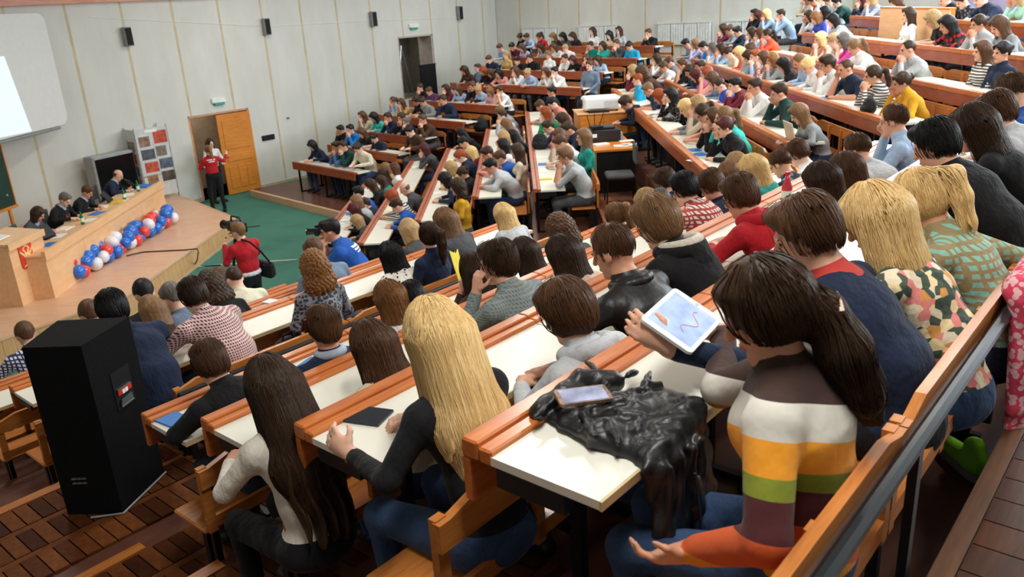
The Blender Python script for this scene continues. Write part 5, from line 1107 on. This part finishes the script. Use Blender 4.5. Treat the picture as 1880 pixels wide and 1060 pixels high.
# --- floral blonde, ponytailed blonde in mint plaid (same bench)
custom('floral', 'r6', 1606, 405, dict(w=(0, .03, .75), c=(0, .14, .90), nb=(0, .23, 1.03), H=(0, .31, 1.15), pitch=32, e=(.27, .30, .82), wr=(.10, .48, .81), hd=(-.8, .4, 0), hn=(0, 0, -1), curl=.4), True, 'long', 'blonde', topmat('floral'), JEANS[0], 'straight-haired blonde woman in a floral blouse between navy boy and mint plaid woman', n=1100, seed=5)
custom('mint', 'r6', 1690, 372, dict(w=(0, .03, .75), c=(0, .15, .89), nb=(0, .25, 1.01), H=(0, .335, 1.12), pitch=36, e=(.34, .0, .84), wr=(.26, .26, .80), hd=(-.4, .8, 0), hn=(0, 0, -1), curl=.4, e2=(-.27, .3, .82), wr2=(-.1, .48, .81), hd2=(.8, .4, 0), hn2=(0, 0, -1)), True, 'pony', 'blonde', topmat('mintplaid'), JEANS[2], 'blonde woman with black-tied ponytail in a mint plaid shirt', n=900, seed=6)
# --- blonde in black, seen from behind
fist = at_z(648, 838, 3.115)
t, loc, rz, k, body = custom('blonde', 'r5', 800, 622, dict(w=(0, .0, .77), c=(0, .08, .94), nb=(0, .14, 1.08), H=(0, .195, 1.215), pitch=24, yaw=-6, e=(.27, .22, .83), wr=(.10, .42, .81), hd=(-.7, .5, 0), hn=(0, 0, -1), curl=.4,
    e2=(-.30, .14, .84), wr2=(-.2, .4, .8), hd2=(-.1, .9, .35), hn2=(.9, .1, -.3), legs=dict(knee_y=.43, spread=.14)), True, 'xlong', 'blonde', topmat('black'), JEANS[0], 'long blonde-haired woman in a black sweater and jeans with her fist on the desk', n=2200, yaw=-.05, targets={'wr2': fist}, seed=8, seg=19, rad=.0015)
sd = Sdf(); w2 = np.array(to_local(loc, rz, k, fist)); ring(sd, (w2[0], w2[1], w2[2]), .03, .03, .008, .004, k=.003); sdf_part(sd, 'bracelet', plain('bracelet_brown', '#4a3528', .5), t, .003)
# --- woman with very long dark hair
t, loc, rz, k, body = custom('darklong', 'r4', 497, 712, dict(w=(0, .0, .77), c=(0, .07, .94), nb=(0, .12, 1.08), H=(0, .17, 1.215), pitch=22, e=(.26, .22, .83), wr=(.10, .44, .81), hd=(-.7, .5, 0), hn=(0, 0, -1), curl=.4), True, 'xwide', 'dark', fabric('white_blouse', '#d9d3c6'), JEANS[1], 'woman with very long dark wavy hair in a white blouse and black skirt', n=2200, seed=9, seg=20, rad=.0015)
# --- boy with smooth brown bob and grey hood
t, loc, rz, k, body = custom('bobboy', 'r5', 1040, 576, dict(w=(0, .04, .75), c=(0, .15, .90), nb=(0, .23, 1.03), H=(0, .30, 1.15), pitch=26, yaw=8, e=(.28, .30, .82), wr=(.10, .48, .81), hd=(-.8, .4, 0), hn=(0, 0, -1), curl=.4), False, 'fluffy', 'brown', topmat('lgrey'), JEANS[0], 'boy with smooth brown mop of hair in a light grey hooded top', n=900, seed=11, seg=7)
sd = Sdf(); ring(sd, (0, .20, 1.02), .10, .085, .03, .034, a0=-150, a1=150); sdf_part(sd, 'hood', topmat('lgrey'), t)
# --- man in the black leather jacket
m_lea = plain('black_leather', '#17191a', .45, var=.25, scale=14, bmp=.6)
t, loc, rz, k, body = custom('leather', 'r5', 1124, 462, dict(w=(0, .04, .75), c=(0, .18, .89), nb=(0, .27, 1.01), H=(0, .345, 1.135), pitch=24, yaw=10, e=(.30, .36, .82), wr=(.10, .50, .81), hd=(-.8, .4, 0), hn=(0, 0, -1), curl=.4), False, 'crop', 'brown', m_lea, JEANS[1], 'man with cropped brown hair in a black leather jacket and shoulder strap')
sd = Sdf(); ring(sd, (0, .245, 1.01), .088, .08, .025, .020, a0=-160, a1=160); sdf_part(sd, 'jacket_collar', m_lea, t)
sd = Sdf()
for a, b_ in (((.13, .25, 1.0), (.03, .09, .96)), ((.03, .09, .96), (-.11, .03, .85)), ((-.11, .03, .85), (-.17, .03, .72))): sd.cone(a, b_, .013, .013, 0, .01, (1.3, 1, 1))
sdf_part(sd, 'shoulder_strap', m_lea, t)
# --- hoods of the black and the red hooded tops
def hood(match, mat, lining=None):
    for p in PEOPLE:
        if match in p['label']:
            sd = Sdf(); ring(sd, (0, .245, 1.0), .105, .10, .02, .036, a0=-140, a1=140); sd.ell((0, .12, .95), (.10, .055, .07), 0, .03); sdf_part(sd, 'hood', mat, p)
            if lining: sd = Sdf(); ring(sd, (0, .25, 1.03), .10, .098, .025, .022, a0=-120, a1=120); sdf_part(sd, 'hood_lining', lining, p)
hood('tousled light brown-haired person in black', topmat('black'), plain('fleece_lining', '#cfcabb', .95, bmp=.5, scale=60)); hood('short brown-haired person in red, third row above', topmat('red'))
# --- man resting his chin, grey-green sweater, ochre scarf
t, loc, rz, k, body = custom('greygreen', 'r4', 914, 484, dict(w=(0, .03, .76), c=(0, .13, .92), nb=(0, .21, 1.055), H=(0, .28, 1.185), pitch=10, yaw=14, e=(.26, .32, .82), wr=(.09, .46, .81), hd=(-.8, .4, 0), hn=(0, 0, -1), curl=.8, e2=(-.20, .40, .80), wr2=(-.11, .36, 1.03), hd2=(.2, -.05, 1), hn2=(1, -.2, 0)), False, 'short', 'dark', fabric('grey_green_knit', '#6f7c7c', '#8b9797', 'finecheck'), JEANS[1], 'dark-haired man resting his chin on his hand, grey-green knit sweater', yaw=.05)
sd = Sdf(); ring(sd, (0, .20, 1.045), .072, .066, .02, .016); sdf_part(sd, 'scarf', plain('ochre_scarf', '#8f7434', .9), t)
# shirt collar of the man in the navy pullover
for p in PEOPLE:
    if 'short brown-haired person in navy, first row above' in p['label']:
        sd = Sdf(); ring(sd, (0, .02, 1.12), .072, .07, .012, .022); sdf_part(sd, 'shirt_collar', plain('shirt_blue_grey', '#aab6c6', .8), p)

# ------------------------------------------------------------------ people on and around the stage
pd_row = Row(); pd_row.f = np.array([tf.x, tf.y]); pd_row.u = np.array([tf.y, -tf.x]); pd_row.s = float(np.array([Q1.x, Q1.y]) @ pd_row.f); pd_row.zf = SZ; pd_row.rz = math.atan2(pd_row.u[1], pd_row.u[0])
for hx, hy, pose, fem, hs, hc, tp, lb in ((70, 393, 'write', True, 'bob', 'dark', 'dgrey', 'dark-haired woman in dark grey seated at the stage table beside the lectern'), (119, 367, 'write', False, 'short', 'grey', 'black', 'grey-haired man in a dark suit with red tie at the stage table'),
        (160, 353, 'write', False, 'short', 'brown', 'black', 'brown-haired man in a black vest over blue shirt at the stage table'), (217, 322, 'write', False, 'bald', 'brown', 'navy', 'balding man in a navy suit at the far end of the stage table')):
    body = body_mesh(pose, fem, .017, .0085); yw = rng.uniform(-.2, .2); loc, k = solve(pd_row, hx, hy, body[1], yw, .12, .06, -1.0)
    t = place_person(lb, loc, pd_row.rz+yw, body, hair_mesh(hs, .0085, 34), hc, topmat(tp), JEANS[1], 'people at the stage table', k, collar=plain('shirt_blue_grey', '#aab6c6', .8))
    if 'tie' in lb: MB().prism([(-.012, 0), (.012, 0), (.022, -.16), (0, -.19), (-.022, -.16)], 0, .008, axis='y').build('tie', plain('tie_red', '#7d1f38', .5), t, loc=(0, .272, .975))
    chair((loc.x, loc.y, SZ), pd_row.rz+yw, {'lectern': 'black chair under the woman beside the lectern', 'red tie': 'black chair under the man with red tie', 'vest': 'black chair under the man in a vest', 'balding': 'black chair under the balding man'}[[w_ for w_ in ('lectern', 'red tie', 'vest', 'balding') if w_ in lb][0]])
def standing(key, fem, P, res=.014):
    sd = Sdf(); sh = .165 if fem else .195; a = {k: (np.array(v, float) if isinstance(v, tuple) else v) for k, v in P.items()}
    nb = a['nb']; c = a['c']; w_ = a['w']; kf = .88 if fem else 1
    sd.ell((0, 0, .93), (.17, .12, .13), BT, .05); sd.cone((0, 0, .98), w_, .115*kf, .108*kf, TP, .05, (1.32, 1, 1)); sd.cone(w_, c, .108*kf, .12*kf, TP, .06, (1.38, 1, 1))
    s0 = nb-V3(0, 0, .065); sd.cone(c, s0, .115*kf, .075*kf, TP, .06, (1.4, 1, 1)); sd.cone(nb-V3(0, 0, .03), nb, .075, .062, CL, .015)
    for sx in (-1, 1):
        sd.cone(s0+V3(sx*.02, 0, .025), s0+V3(sx*sh*.92, 0, -.012), .055, .056, TP, .05); kx = a.get('kx', .1)
        sd.cone((sx*.09, 0, .92), (sx*kx, .03, .50), .088, .062, BT, .04); sd.cone((sx*kx, .03, .50), (sx*kx*1.1, -.02, .09), .06, .042, BT, .03); sd.cone((sx*kx*1.1, -.04, .045), (sx*kx*1.25, .15, .035), .042, .034, SH, .02)
        m = np.array([sx, 1, 1.0]); q = lambda n: (a[n+'2'] if sx < 0 and n+'2' in a else a[n]*m)
        arm(sd, s0+V3(sx*sh, 0, -.02), q('e'), q('wr'), fem, q('hd'), q('hn'), a['curl'])
    R = head_rot(a['pitch'], a.get('yaw', 0)); add_head(sd, a['H'], R, nb, fem); return finish_body(sd, a['H'], R, res, .0085, key)
def put(label, hx, hy, zf, face, body, hs, hc, top, bottom, pitch=5, k=1.0, group=None):
    me, H, R = body; p = at_z(hx, hy, zf+H[2]*k); rz = heading(face); c, s = math.cos(rz), math.sin(rz); off = np.array([H[0]*c-H[1]*s, H[0]*s+H[1]*c])*k
    loc = Vector((p[0]-off[0], p[1]-off[1], zf)); return place_person(label, loc, rz, body, hair_mesh(hs, .0085, pitch), hc, top, bottom, group, k), loc, rz
# cameraman in the red sweater
cmb = standing('cameraman', False, dict(w=(0, -.02, 1.12), c=(0, -.01, 1.30), nb=(0, .02, 1.48), H=(-.03, .05, 1.62), pitch=0, yaw=10, e=(.27, .12, 1.22), wr=(.13, .34, 1.46), hd=(-.3, .5, .6), hn=(-1, 0, 0), curl=.8, e2=(-.27, .10, 1.20), wr2=(-.10, .34, 1.40), hd2=(.3, .5, .6), hn2=(1, 0, 0)))
t, loc, rz = put('cameraman in a red sweater standing on the green carpet before the stage', 437, 425, 0, np.array([-.78, .62]), cmb, 'short', 'light', topmat('red'), JEANS[1], 0, 1.0)
sd = Sdf(); ring(sd, (0, -.0, 1.0), .155, .125, 0, .03); sdf_part(sd, 'shirt_hem', plain('hem_white', '#cfcfd2', .8), t, .012)
Mx = mat_of(loc, rz, 1.0)
v = thing('video_camera', 'black video camera with viewfinder on the cameraman\'s shoulder', 'camera', Mx @ Vector((.10, .26, 1.56)), rz)
MB().box(-.06, .06, -.18, .18, 0, .15, bev=.015).build('body', M_black, v); o = MB().lathe([(.055, 0), (.06, .12), (.07, .16)], n=14).build('lens', plain('lens_black', '#0e0f11', .15), v); o.location = (0, .17, .07); o.rotation_euler = (math.radians(-90), 0, 0); MB().box(-.15, -.06, -.12, .0, .10, .17, bev=.01).build('viewfinder', M_black, v); MB().tube([(0, -.12, .15), (0, -.1, .22), (0, .1, .22), (0, .12, .15)], .014, 6).build('handle', M_black, v); MB().tube([(.05, -.05, .05), (.32, -.1, .02)], .01, 6).build('pan_bar', M_black, v)
bg = thing('shoulder_bag', 'black shoulder bag hanging at the cameraman\'s hip', 'bag', Mx @ Vector((.24, -.02, .86)), rz)
MB().box(-.05, .09, -.19, .19, 0, .24, bev=.04).build('pouch', fabric('bag_black', '#141518'), bg); MB().box(.088, .1, -.15, .15, .02, .14, bev=.005).build('flap', fabric('bag_black', '#141518'), bg); MB().tube([(.03, -.16, .22), (-.12, -.18, .45), (-.25, -.15, .62), (-.30, -.02, .66)], .014, 6).build('strap', fabric('bag_black', '#141518'), bg)
# tripod of the video camera
tr = Mx @ Vector((.10, .42, 0)); t = thing('tripod', 'black camera tripod in front of the cameraman', 'tripod', (tr.x, tr.y, 0), rz)
for a in (90, 210, 330): MB().tube([(0, 0, 1.35), (.42*math.cos(math.radians(a)), .42*math.sin(math.radians(a)), .01)], .014, 6).build('leg', M_black, t)
MB().tube([(0, -.1, 1.5), (0, 0, 1.3)], .025, 8).build('head', M_black, t)
# women at the pine door
dw_ = standing('doorwoman', True, dict(w=(0, -.01, 1.08), c=(0, 0, 1.24), nb=(0, .02, 1.40), H=(0, .04, 1.53), pitch=10, yaw=0, kx=.13, e=(.36, .12, 1.22), wr=(.50, .34, 1.33), hd=(.5, .6, .5), hn=(-.5, .5, 0), curl=.3, e2=(-.24, .10, 1.12), wr2=(-.12, .3, 1.1), hd2=(.5, .7, 0), hn2=(0, 0, -1)))
t, loc, rz = put('woman in a red printed T-shirt standing with raised arm at the pine door', 382, 277, 0, nA*.9+dA*.2, dw_, 'pony', 'light', topmat('red'), JEANS[1], 10)
decal(t, dw_[0], 0, 1.28, ((-.10, .10, .03, .026), (-.07, .07, -.01, .022)), m_paper)
dw2 = standing('doorwoman2', True, dict(w=(0, -.01, 1.08), c=(0, 0, 1.24), nb=(0, .02, 1.40), H=(0, .04, 1.53), pitch=5, yaw=0, e=(.24, .05, 1.12), wr=(.16, .26, 1.05), hd=(-.5, .7, 0), hn=(0, 0, -1), curl=.4))
put('dark-haired woman in white and black standing inside the pine doorway', 386, 264, 0, -nA*1.0, dw2, 'long', 'dark', topmat('white'), JEANS[1], 5)
# photographer in the blue T-shirt, seated at the end of a row
bp = body_mesh('chin', False, .013, .0075); r = ROWS['A3']; yw = .72; loc, k = solve(r, 606, 424, bp[1], yw, .2, .05)
t = place_person('dark-haired photographer in a bright blue printed T-shirt leaning out to shoot', loc, r.rz+yw, bp, hair_mesh('short', .007, 8), 'black', topmat('blue'), JEANS[0], None, k, short=1)
decal(t, bp[0], 0, .95, ((-.09, .09, .05, .018), (-.09, .09, .02, .018), (-.07, .09, -.01, .014)), m_paper)
Mx = mat_of(loc, r.rz+yw, k); v = thing('photo_camera', 'black photo camera held at the photographer\'s eye', 'camera', Mx @ Vector((0, .42, 1.15)), r.rz+yw)
MB().box(-.07, .07, -.03, .03, 0, .095, bev=.012).build('body', M_black, v); o = MB().lathe([(.035, 0), (.038, .09), (.042, .1)], n=14).build('lens', plain('lens_black', '#0e0f11', .15), v); o.location = (0, .03, .045); o.rotation_euler = (math.radians(-90), 0, 0); MB().box(-.025, .025, -.025, .025, .09, .12, bev=.008).build('viewfinder_hump', M_black, v)
# operator at the projector desk, on a chair
body = body_mesh('write', False, .013, .0075); t, loc, rz = put('dark-haired operator in a navy puffer jacket at the projector desk', 1149, 190, AZ+.06, np.array([-1, -.05]), body, 'fluffy', 'dark', fabric('puffer_navy', '#1c2436'), JEANS[1], 34, 1.0)
sd = Sdf(); ring(sd, (0, .20, 1.03), .11, .10, .03, .045, a0=-150, a1=150); sdf_part(sd, 'hood', fabric('puffer_navy', '#1c2436'), t, .011)
chair((loc.x, loc.y, AZ), rz, 'black padded chair under the operator in the puffer jacket', .50)
# ------------------------------------------------------------------ things on the desks and benches
def desk_item(r, a, dy, name, mb, mat, label, cat, rz=0.0, group=None, lift=.0):
    o = mb.build(name, mat, None, False, rp(r, a, dy, r.z+.001+lift), r.rz+rz); return tag(o, label, cat, group)
def px_on(r, x, y):
    p = at_z(x, y, r.z)[:2]; return float(p @ r.u), float(p @ r.f)-r.s
paper_c = [(m_paper, 'white'), (m_paper, 'white'), (plain('cream_paper', '#efe8c8', .7, var=.03), 'cream'), (m_yel, 'yellow'), (m_blue, 'blue')]
sheet = [MB().box(-.105, .105, -.07, .07, 0, .006).mesh('notebook') for _ in paper_c]
for me, (m, _) in zip(sheet, paper_c): me.materials.append(m)
for p in PEOPLE:
    if p.get('group') != 'seated audience': continue
    w_ = p['label'].split(', ')[-1]
    for kk, r in ROWS.items():
        if where(kk) == w_: break
    else: continue
    if kk[0] in 'rA' or rng.random() > .5: continue
    a = float(np.array(p.location)[:2] @ r.u)+rng.uniform(-.18, .18)
    if not r.a0+.15 < a < r.a1-.15: continue
    i = rng.integers(len(sheet)) if rng.random() < .6 else 0
    o = bpy.data.objects.new('notebook', sheet[i]); COL.objects.link(o); o.location = rp(r, a, -.20, r.z+.001); o.rotation_euler = (0, 0, r.rz+rng.uniform(-.3, .3))
    tag(o, '%s notebook lying on the desk of the %s' % (paper_c[i][1], where(kk)), 'notebook', 'notebooks on the %s' % where(kk))
def sheet_px(rk, x, y, w_, h, mat, label, cat='paper', rz=0, name='paper_sheet', t=.004, lift=0):
    r = ROWS[rk]; a, dy = px_on(r, x, y); return desk_item(r, a, dy, name, MB().box(-w_/2, w_/2, -h/2, h/2, 0, t), mat, label, cat, rz, None, lift)
m_ph = plain('phone_glass', '#1d2430', .12)
sheet_px('A5', 500, 556, .10, .15, plain('phone_white', '#d9dadd', .3), 'white phone lying on the desk beside the checked-shirt man', 'phone', .2, 'phone', .012)
sheet_px('r3', 568, 678, .30, .20, m_blue, 'blue leaflet on the desk before the man with blue collar', 'leaflet', .3); sheet_px('r3', 540, 690, .22, .18, plain('pale_yellow_paper', '#efe6a0', .7), 'pale yellow leaflet on the desk beside a blue leaflet', 'leaflet', -.2, t=.006)
sheet_px('r3', 318, 772, .12, .15, m_blue, 'blue folder under the elbow of the man in black', 'folder', .1, 'folder', .01)
sheet_px('r5', 672, 766, .12, .17, m_ph, 'dark tablet-like phone on the desk beside the blonde woman', 'phone', .35, 'phone', .01)
sheet_px('B5', 998, 330, .26, .10, m_yel, 'yellow folder on the desk before the grey T-shirt man', 'folder', 1.57, 'folder', .012); sheet_px('BU2', 1305, 158, .3, .2, m_yel, 'yellow notebook on the desk near a blue T-shirt student', 'notebook', .3, 'notebook', .01)
sheet_px('BU1', 1285, 296, .3, .2, m_paper, 'white sheet overhanging the near end of the first desk above the projector', 'paper', .5)
# yellow paper held up in the third row above the rail
yp = on_plane(842, 492, R3.f, R3.s-.30); o = thing('yellow_paper', 'folded bright yellow paper held up beside a dark-haired head', 'paper', yp, R3.rz+.5); o.rotation_euler = (math.radians(78), 0, R3.rz+.4)
MB().prism([(-.06, -.14), (.05, -.16), (.07, .12), (.02, .10), (-.07, .15)], -.002, .002).build('front_leaf', plain('bright_yellow', '#ecd93a', .7), o); q = MB().prism([(-.0, -.15), (.07, -.14), (.10, .1), (.03, .1)], -.002, .002).build('back_leaf', plain('bright_yellow', '#ecd93a', .7), o); q.rotation_euler = (0, .4, 0)
# laptop lid seen from behind
a, dy = px_on(ROWS['BU2'], 1408, 262); r = ROWS['BU2']; t = thing('laptop', 'open beige laptop before the student in dark green', 'laptop', rp(r, a, -.12, r.z), r.rz); 
q = MB().box(-.17, .17, -.006, .006, 0, .24).build('lid', plain('laptop_beige', '#dccbb0', .4), t); q.rotation_euler = (math.radians(-14), 0, 0); MB().box(-.17, .17, -.25, 0, 0, .018).build('base', M_black, t)
# soda bottle
r = ROWS['r5']; a, dy = px_on(r, 1527, 392); bottle(rp(r, a, -.25, r.z), 'clear bottle of red drink with red cap on the desk', .25, plain('red_drink', '#c8424a', .12), '#c8202c', None, .036)
# bags
m_bag = fabric('backpack_black', '#15171b', rough=.6)
def bag(loc, rz, label, s=1.0):
    t = thing('backpack', label, 'bag', loc, rz); sd = Sdf(); sd.ell((0, 0, .17), (.19, .13, .19), 0, .05); sd.ell((0, .02, .10), (.20, .14, .12), 0, .05); sd.cone((-.09, .09, .1), (.09, .09, .1), .07, .07, 0, .04)
    for p in sd.p: pass
    o = sdf_part(sd, 'body', m_bag, t, .016); MB().tube([(-.06, -.02, .34), (-.04, -.03, .40), (.04, -.03, .40), (.06, -.02, .34)], .010, 6).build('handle', m_bag, t); MB().tube([(-.15, .08, .22), (0, .12, .28), (.15, .08, .22)], .005, 6).build('zip', plain('zip_grey', '#6a6d70', .3, .8), t); t.scale = (s,)*3; return t
r = R5; a, dy = px_on(r, 905, 690); bag(rp(r, ROWS['r5'].a0+.95, -.70, r.zf+.455), r.rz+.5, 'black backpack with grey zip on the bench beside the blonde woman', 1.15)
r = ROWS['C4']; bag(rp(r, r.a0+.1, -.68, r.zf+.455), r.rz, 'black and grey backpack lying on the bench end below the projector aisle', 1.0)
r = ROWS['B5']; a, dy = px_on(r, 1001, 273); bag(rp(r, a, -.22, r.z), r.rz+1.2, 'small black bag on a yellow sheet in the last middle desk below the aisle', .8)
r = ROWS['A5']; bag(rp(r, 3.2, -.68, r.zf+.455), r.rz, 'dark grey bag on the bench behind the curly-haired woman', .8)
a, dy = px_on(ROWS['BU3'], 1612, 205); r = ROWS['BU3']; bag(rp(r, a-.1, -.12, r.z), r.rz, 'small black bag at the desk end by the mustard-sweater student', .55)
a = float(np.array([*at_z(1485, 108, 3.3)[:2]]) @ ROWS['BU4'].u); r = ROWS['BU4']; q = bag(rp(r, a, -.72, r.zf+.455), r.rz, 'orange bag lying on the bench behind a blond student', .9)
for c in q.children: c.data.materials.clear(); c.data.materials.append(fabric('bag_orange', '#e2702a'))
# leather jacket thrown over the near desk, phone on it
m_lj = plain('soft_leather', '#17191b', .42, var=.3, scale=22, bmp=.45)
a, dy = px_on(R6, 1108, 775); t = thing('leather_jacket', 'crumpled black leather jacket thrown over the near desk edge', 'jacket', rp(R6, a, 0, R6.z), R6.rz)
sd = Sdf(); rr_ = np.random.default_rng(4)
sd.ell((.0, -.25, .02), (.13, .19, .028), 0, .03); sd.ell((.09, -.36, .022), (.15, .13, .032), 0, .03); sd.cone((-.10, -.09, .03), (.10, -.10, .045), .030, .036, 0, .02); sd.cone((.10, -.10, .045), (.17, -.17, .04), .036, .034, 0, .02)
sd.cone((-.09, -.30, .022), (-.07, -.47, .0), .035, .04, 0, .03, (1.7, 1, 1)); sd.cone((-.07, -.48, .0), (-.05, -.505, -.34), .042, .036, 0, .04, (1.9, .55, 1)); sd.cone((.09, -.45, .015), (.10, -.50, -.20), .05, .045, 0, .04, (2.2, .55, 1)); sd.cone((-.04, -.51, -.32), (-.02, -.51, -.44), .042, .04, 0, .03, (1.6, .6, 1))
for i in range(30):
    x, y = rr_.uniform(-.10, .20), rr_.uniform(-.46, -.10); d_ = rr_.normal(size=2)*.05; sd.cone((x, y, .05+.012*rr_.random()), (x+d_[0], y+d_[1], .05), .011, .007, 0, .014)
for i in range(4): x = -.11+i*.06; sd.cone((x, -.525, .0), (x+.03*rr_.normal(), -.53, -.16-.1*rr_.random()), .010, .012, 0, .035)
def wr_(D, X): return D+.004*np.sin(X[..., 0]*70+np.sin(X[..., 1]*41)*2)*np.sin(X[..., 1]*52+X[..., 2]*38+np.sin(X[..., 0]*30))
sdf_part(sd, 'shell', m_lj, t, .006, wr_); MB().tube([(-.02, -.55, -.05), (.0, -.56, -.2), (.01, -.555, -.36)], .004, 5).build('zip', plain('zip_grey', '#6a6d70', .3, .8), t)
o = thing('smartphone', 'smartphone in a patterned case on the leather jacket', 'phone', rp(R6, a-.03, -.20, R6.z+.078), R6.rz-.55); o.rotation_euler = (.12, .05, R6.rz-.62)
MB().prism(rrect(-.078, .078, -.039, .039, .01), 0, .010).build('case', plain('phone_case', '#8a6f5c', .5, var=.5, scale=60), o); m_ps = plain('phone_picture', '#9fa6c4', .15, var=.45, scale=12); MB().box(-.066, .066, -.034, .034, .010, .0108).build('screen', m_ps, o)
# pink jacket hanging over the rail
m_pink = fabric('pink_jacket', '#df4a66', '#eeb9bf', 'lace')
pj_ = at_z(1868, 520, 3.46); aa = float(pj_[:2] @ R6.u); t = thing('pink_jacket', 'pink patterned jacket hung over the black rail of the top bench', 'jacket', rp(R6, aa+.12, -.99, 3.42), R6.rz)
sd = Sdf(); sd.cone((-.16, -.02, .03), (.2, -.02, .03), .05, .05, 0, .03); sd.cone((-.12, -.05, 0), (-.08, -.06, -.52), .04, .05, 0, .05, (1.9, .55, 1)); sd.cone((.1, -.05, 0), (.12, -.06, -.5), .05, .05, 0, .05, (2, .55, 1)); sd.cone((-.19, -.04, .0), (-.16, -.075, -.42), .036, .028, 0, .03)
for i in range(6): sd.cone((-.15+.06*i, -.085, -.05), (-.13+.06*i, -.09, -.5), .010, .016, 0, .02)
sdf_part(sd, 'shell', m_pink, t, .012); 
for i in range(4): MB().ball((-.1, -.085-.0*i, -.08-.12*i), .008, 8, 5).build('button', M_black, t)
# sneaker bag under the bench
p_ = at_z(1768, 812, R6.zf+.10); t = thing('sneaker', 'grey and neon green sneaker under the top bench', 'shoe', (p_[0], p_[1], R6.zf), R6.rz+.8)
sd = Sdf(); sd.cone((-.10, 0, .055), (.10, 0, .04), .045, .035, 0, .03, (1, 1, 1)); sd.cone((-.08, 0, .07), (-.07, 0, .12), .042, .04, 0, .03); sdf_part(sd, 'upper', plain('neon_green', '#8ee02a', .6), t, .008); MB().prism(rrect(-.15, .14, -.045, .045, .03), 0, .03).build('sole', plain('sole_grey', '#8e9296', .7), t)
# handbag strap of the long-haired woman
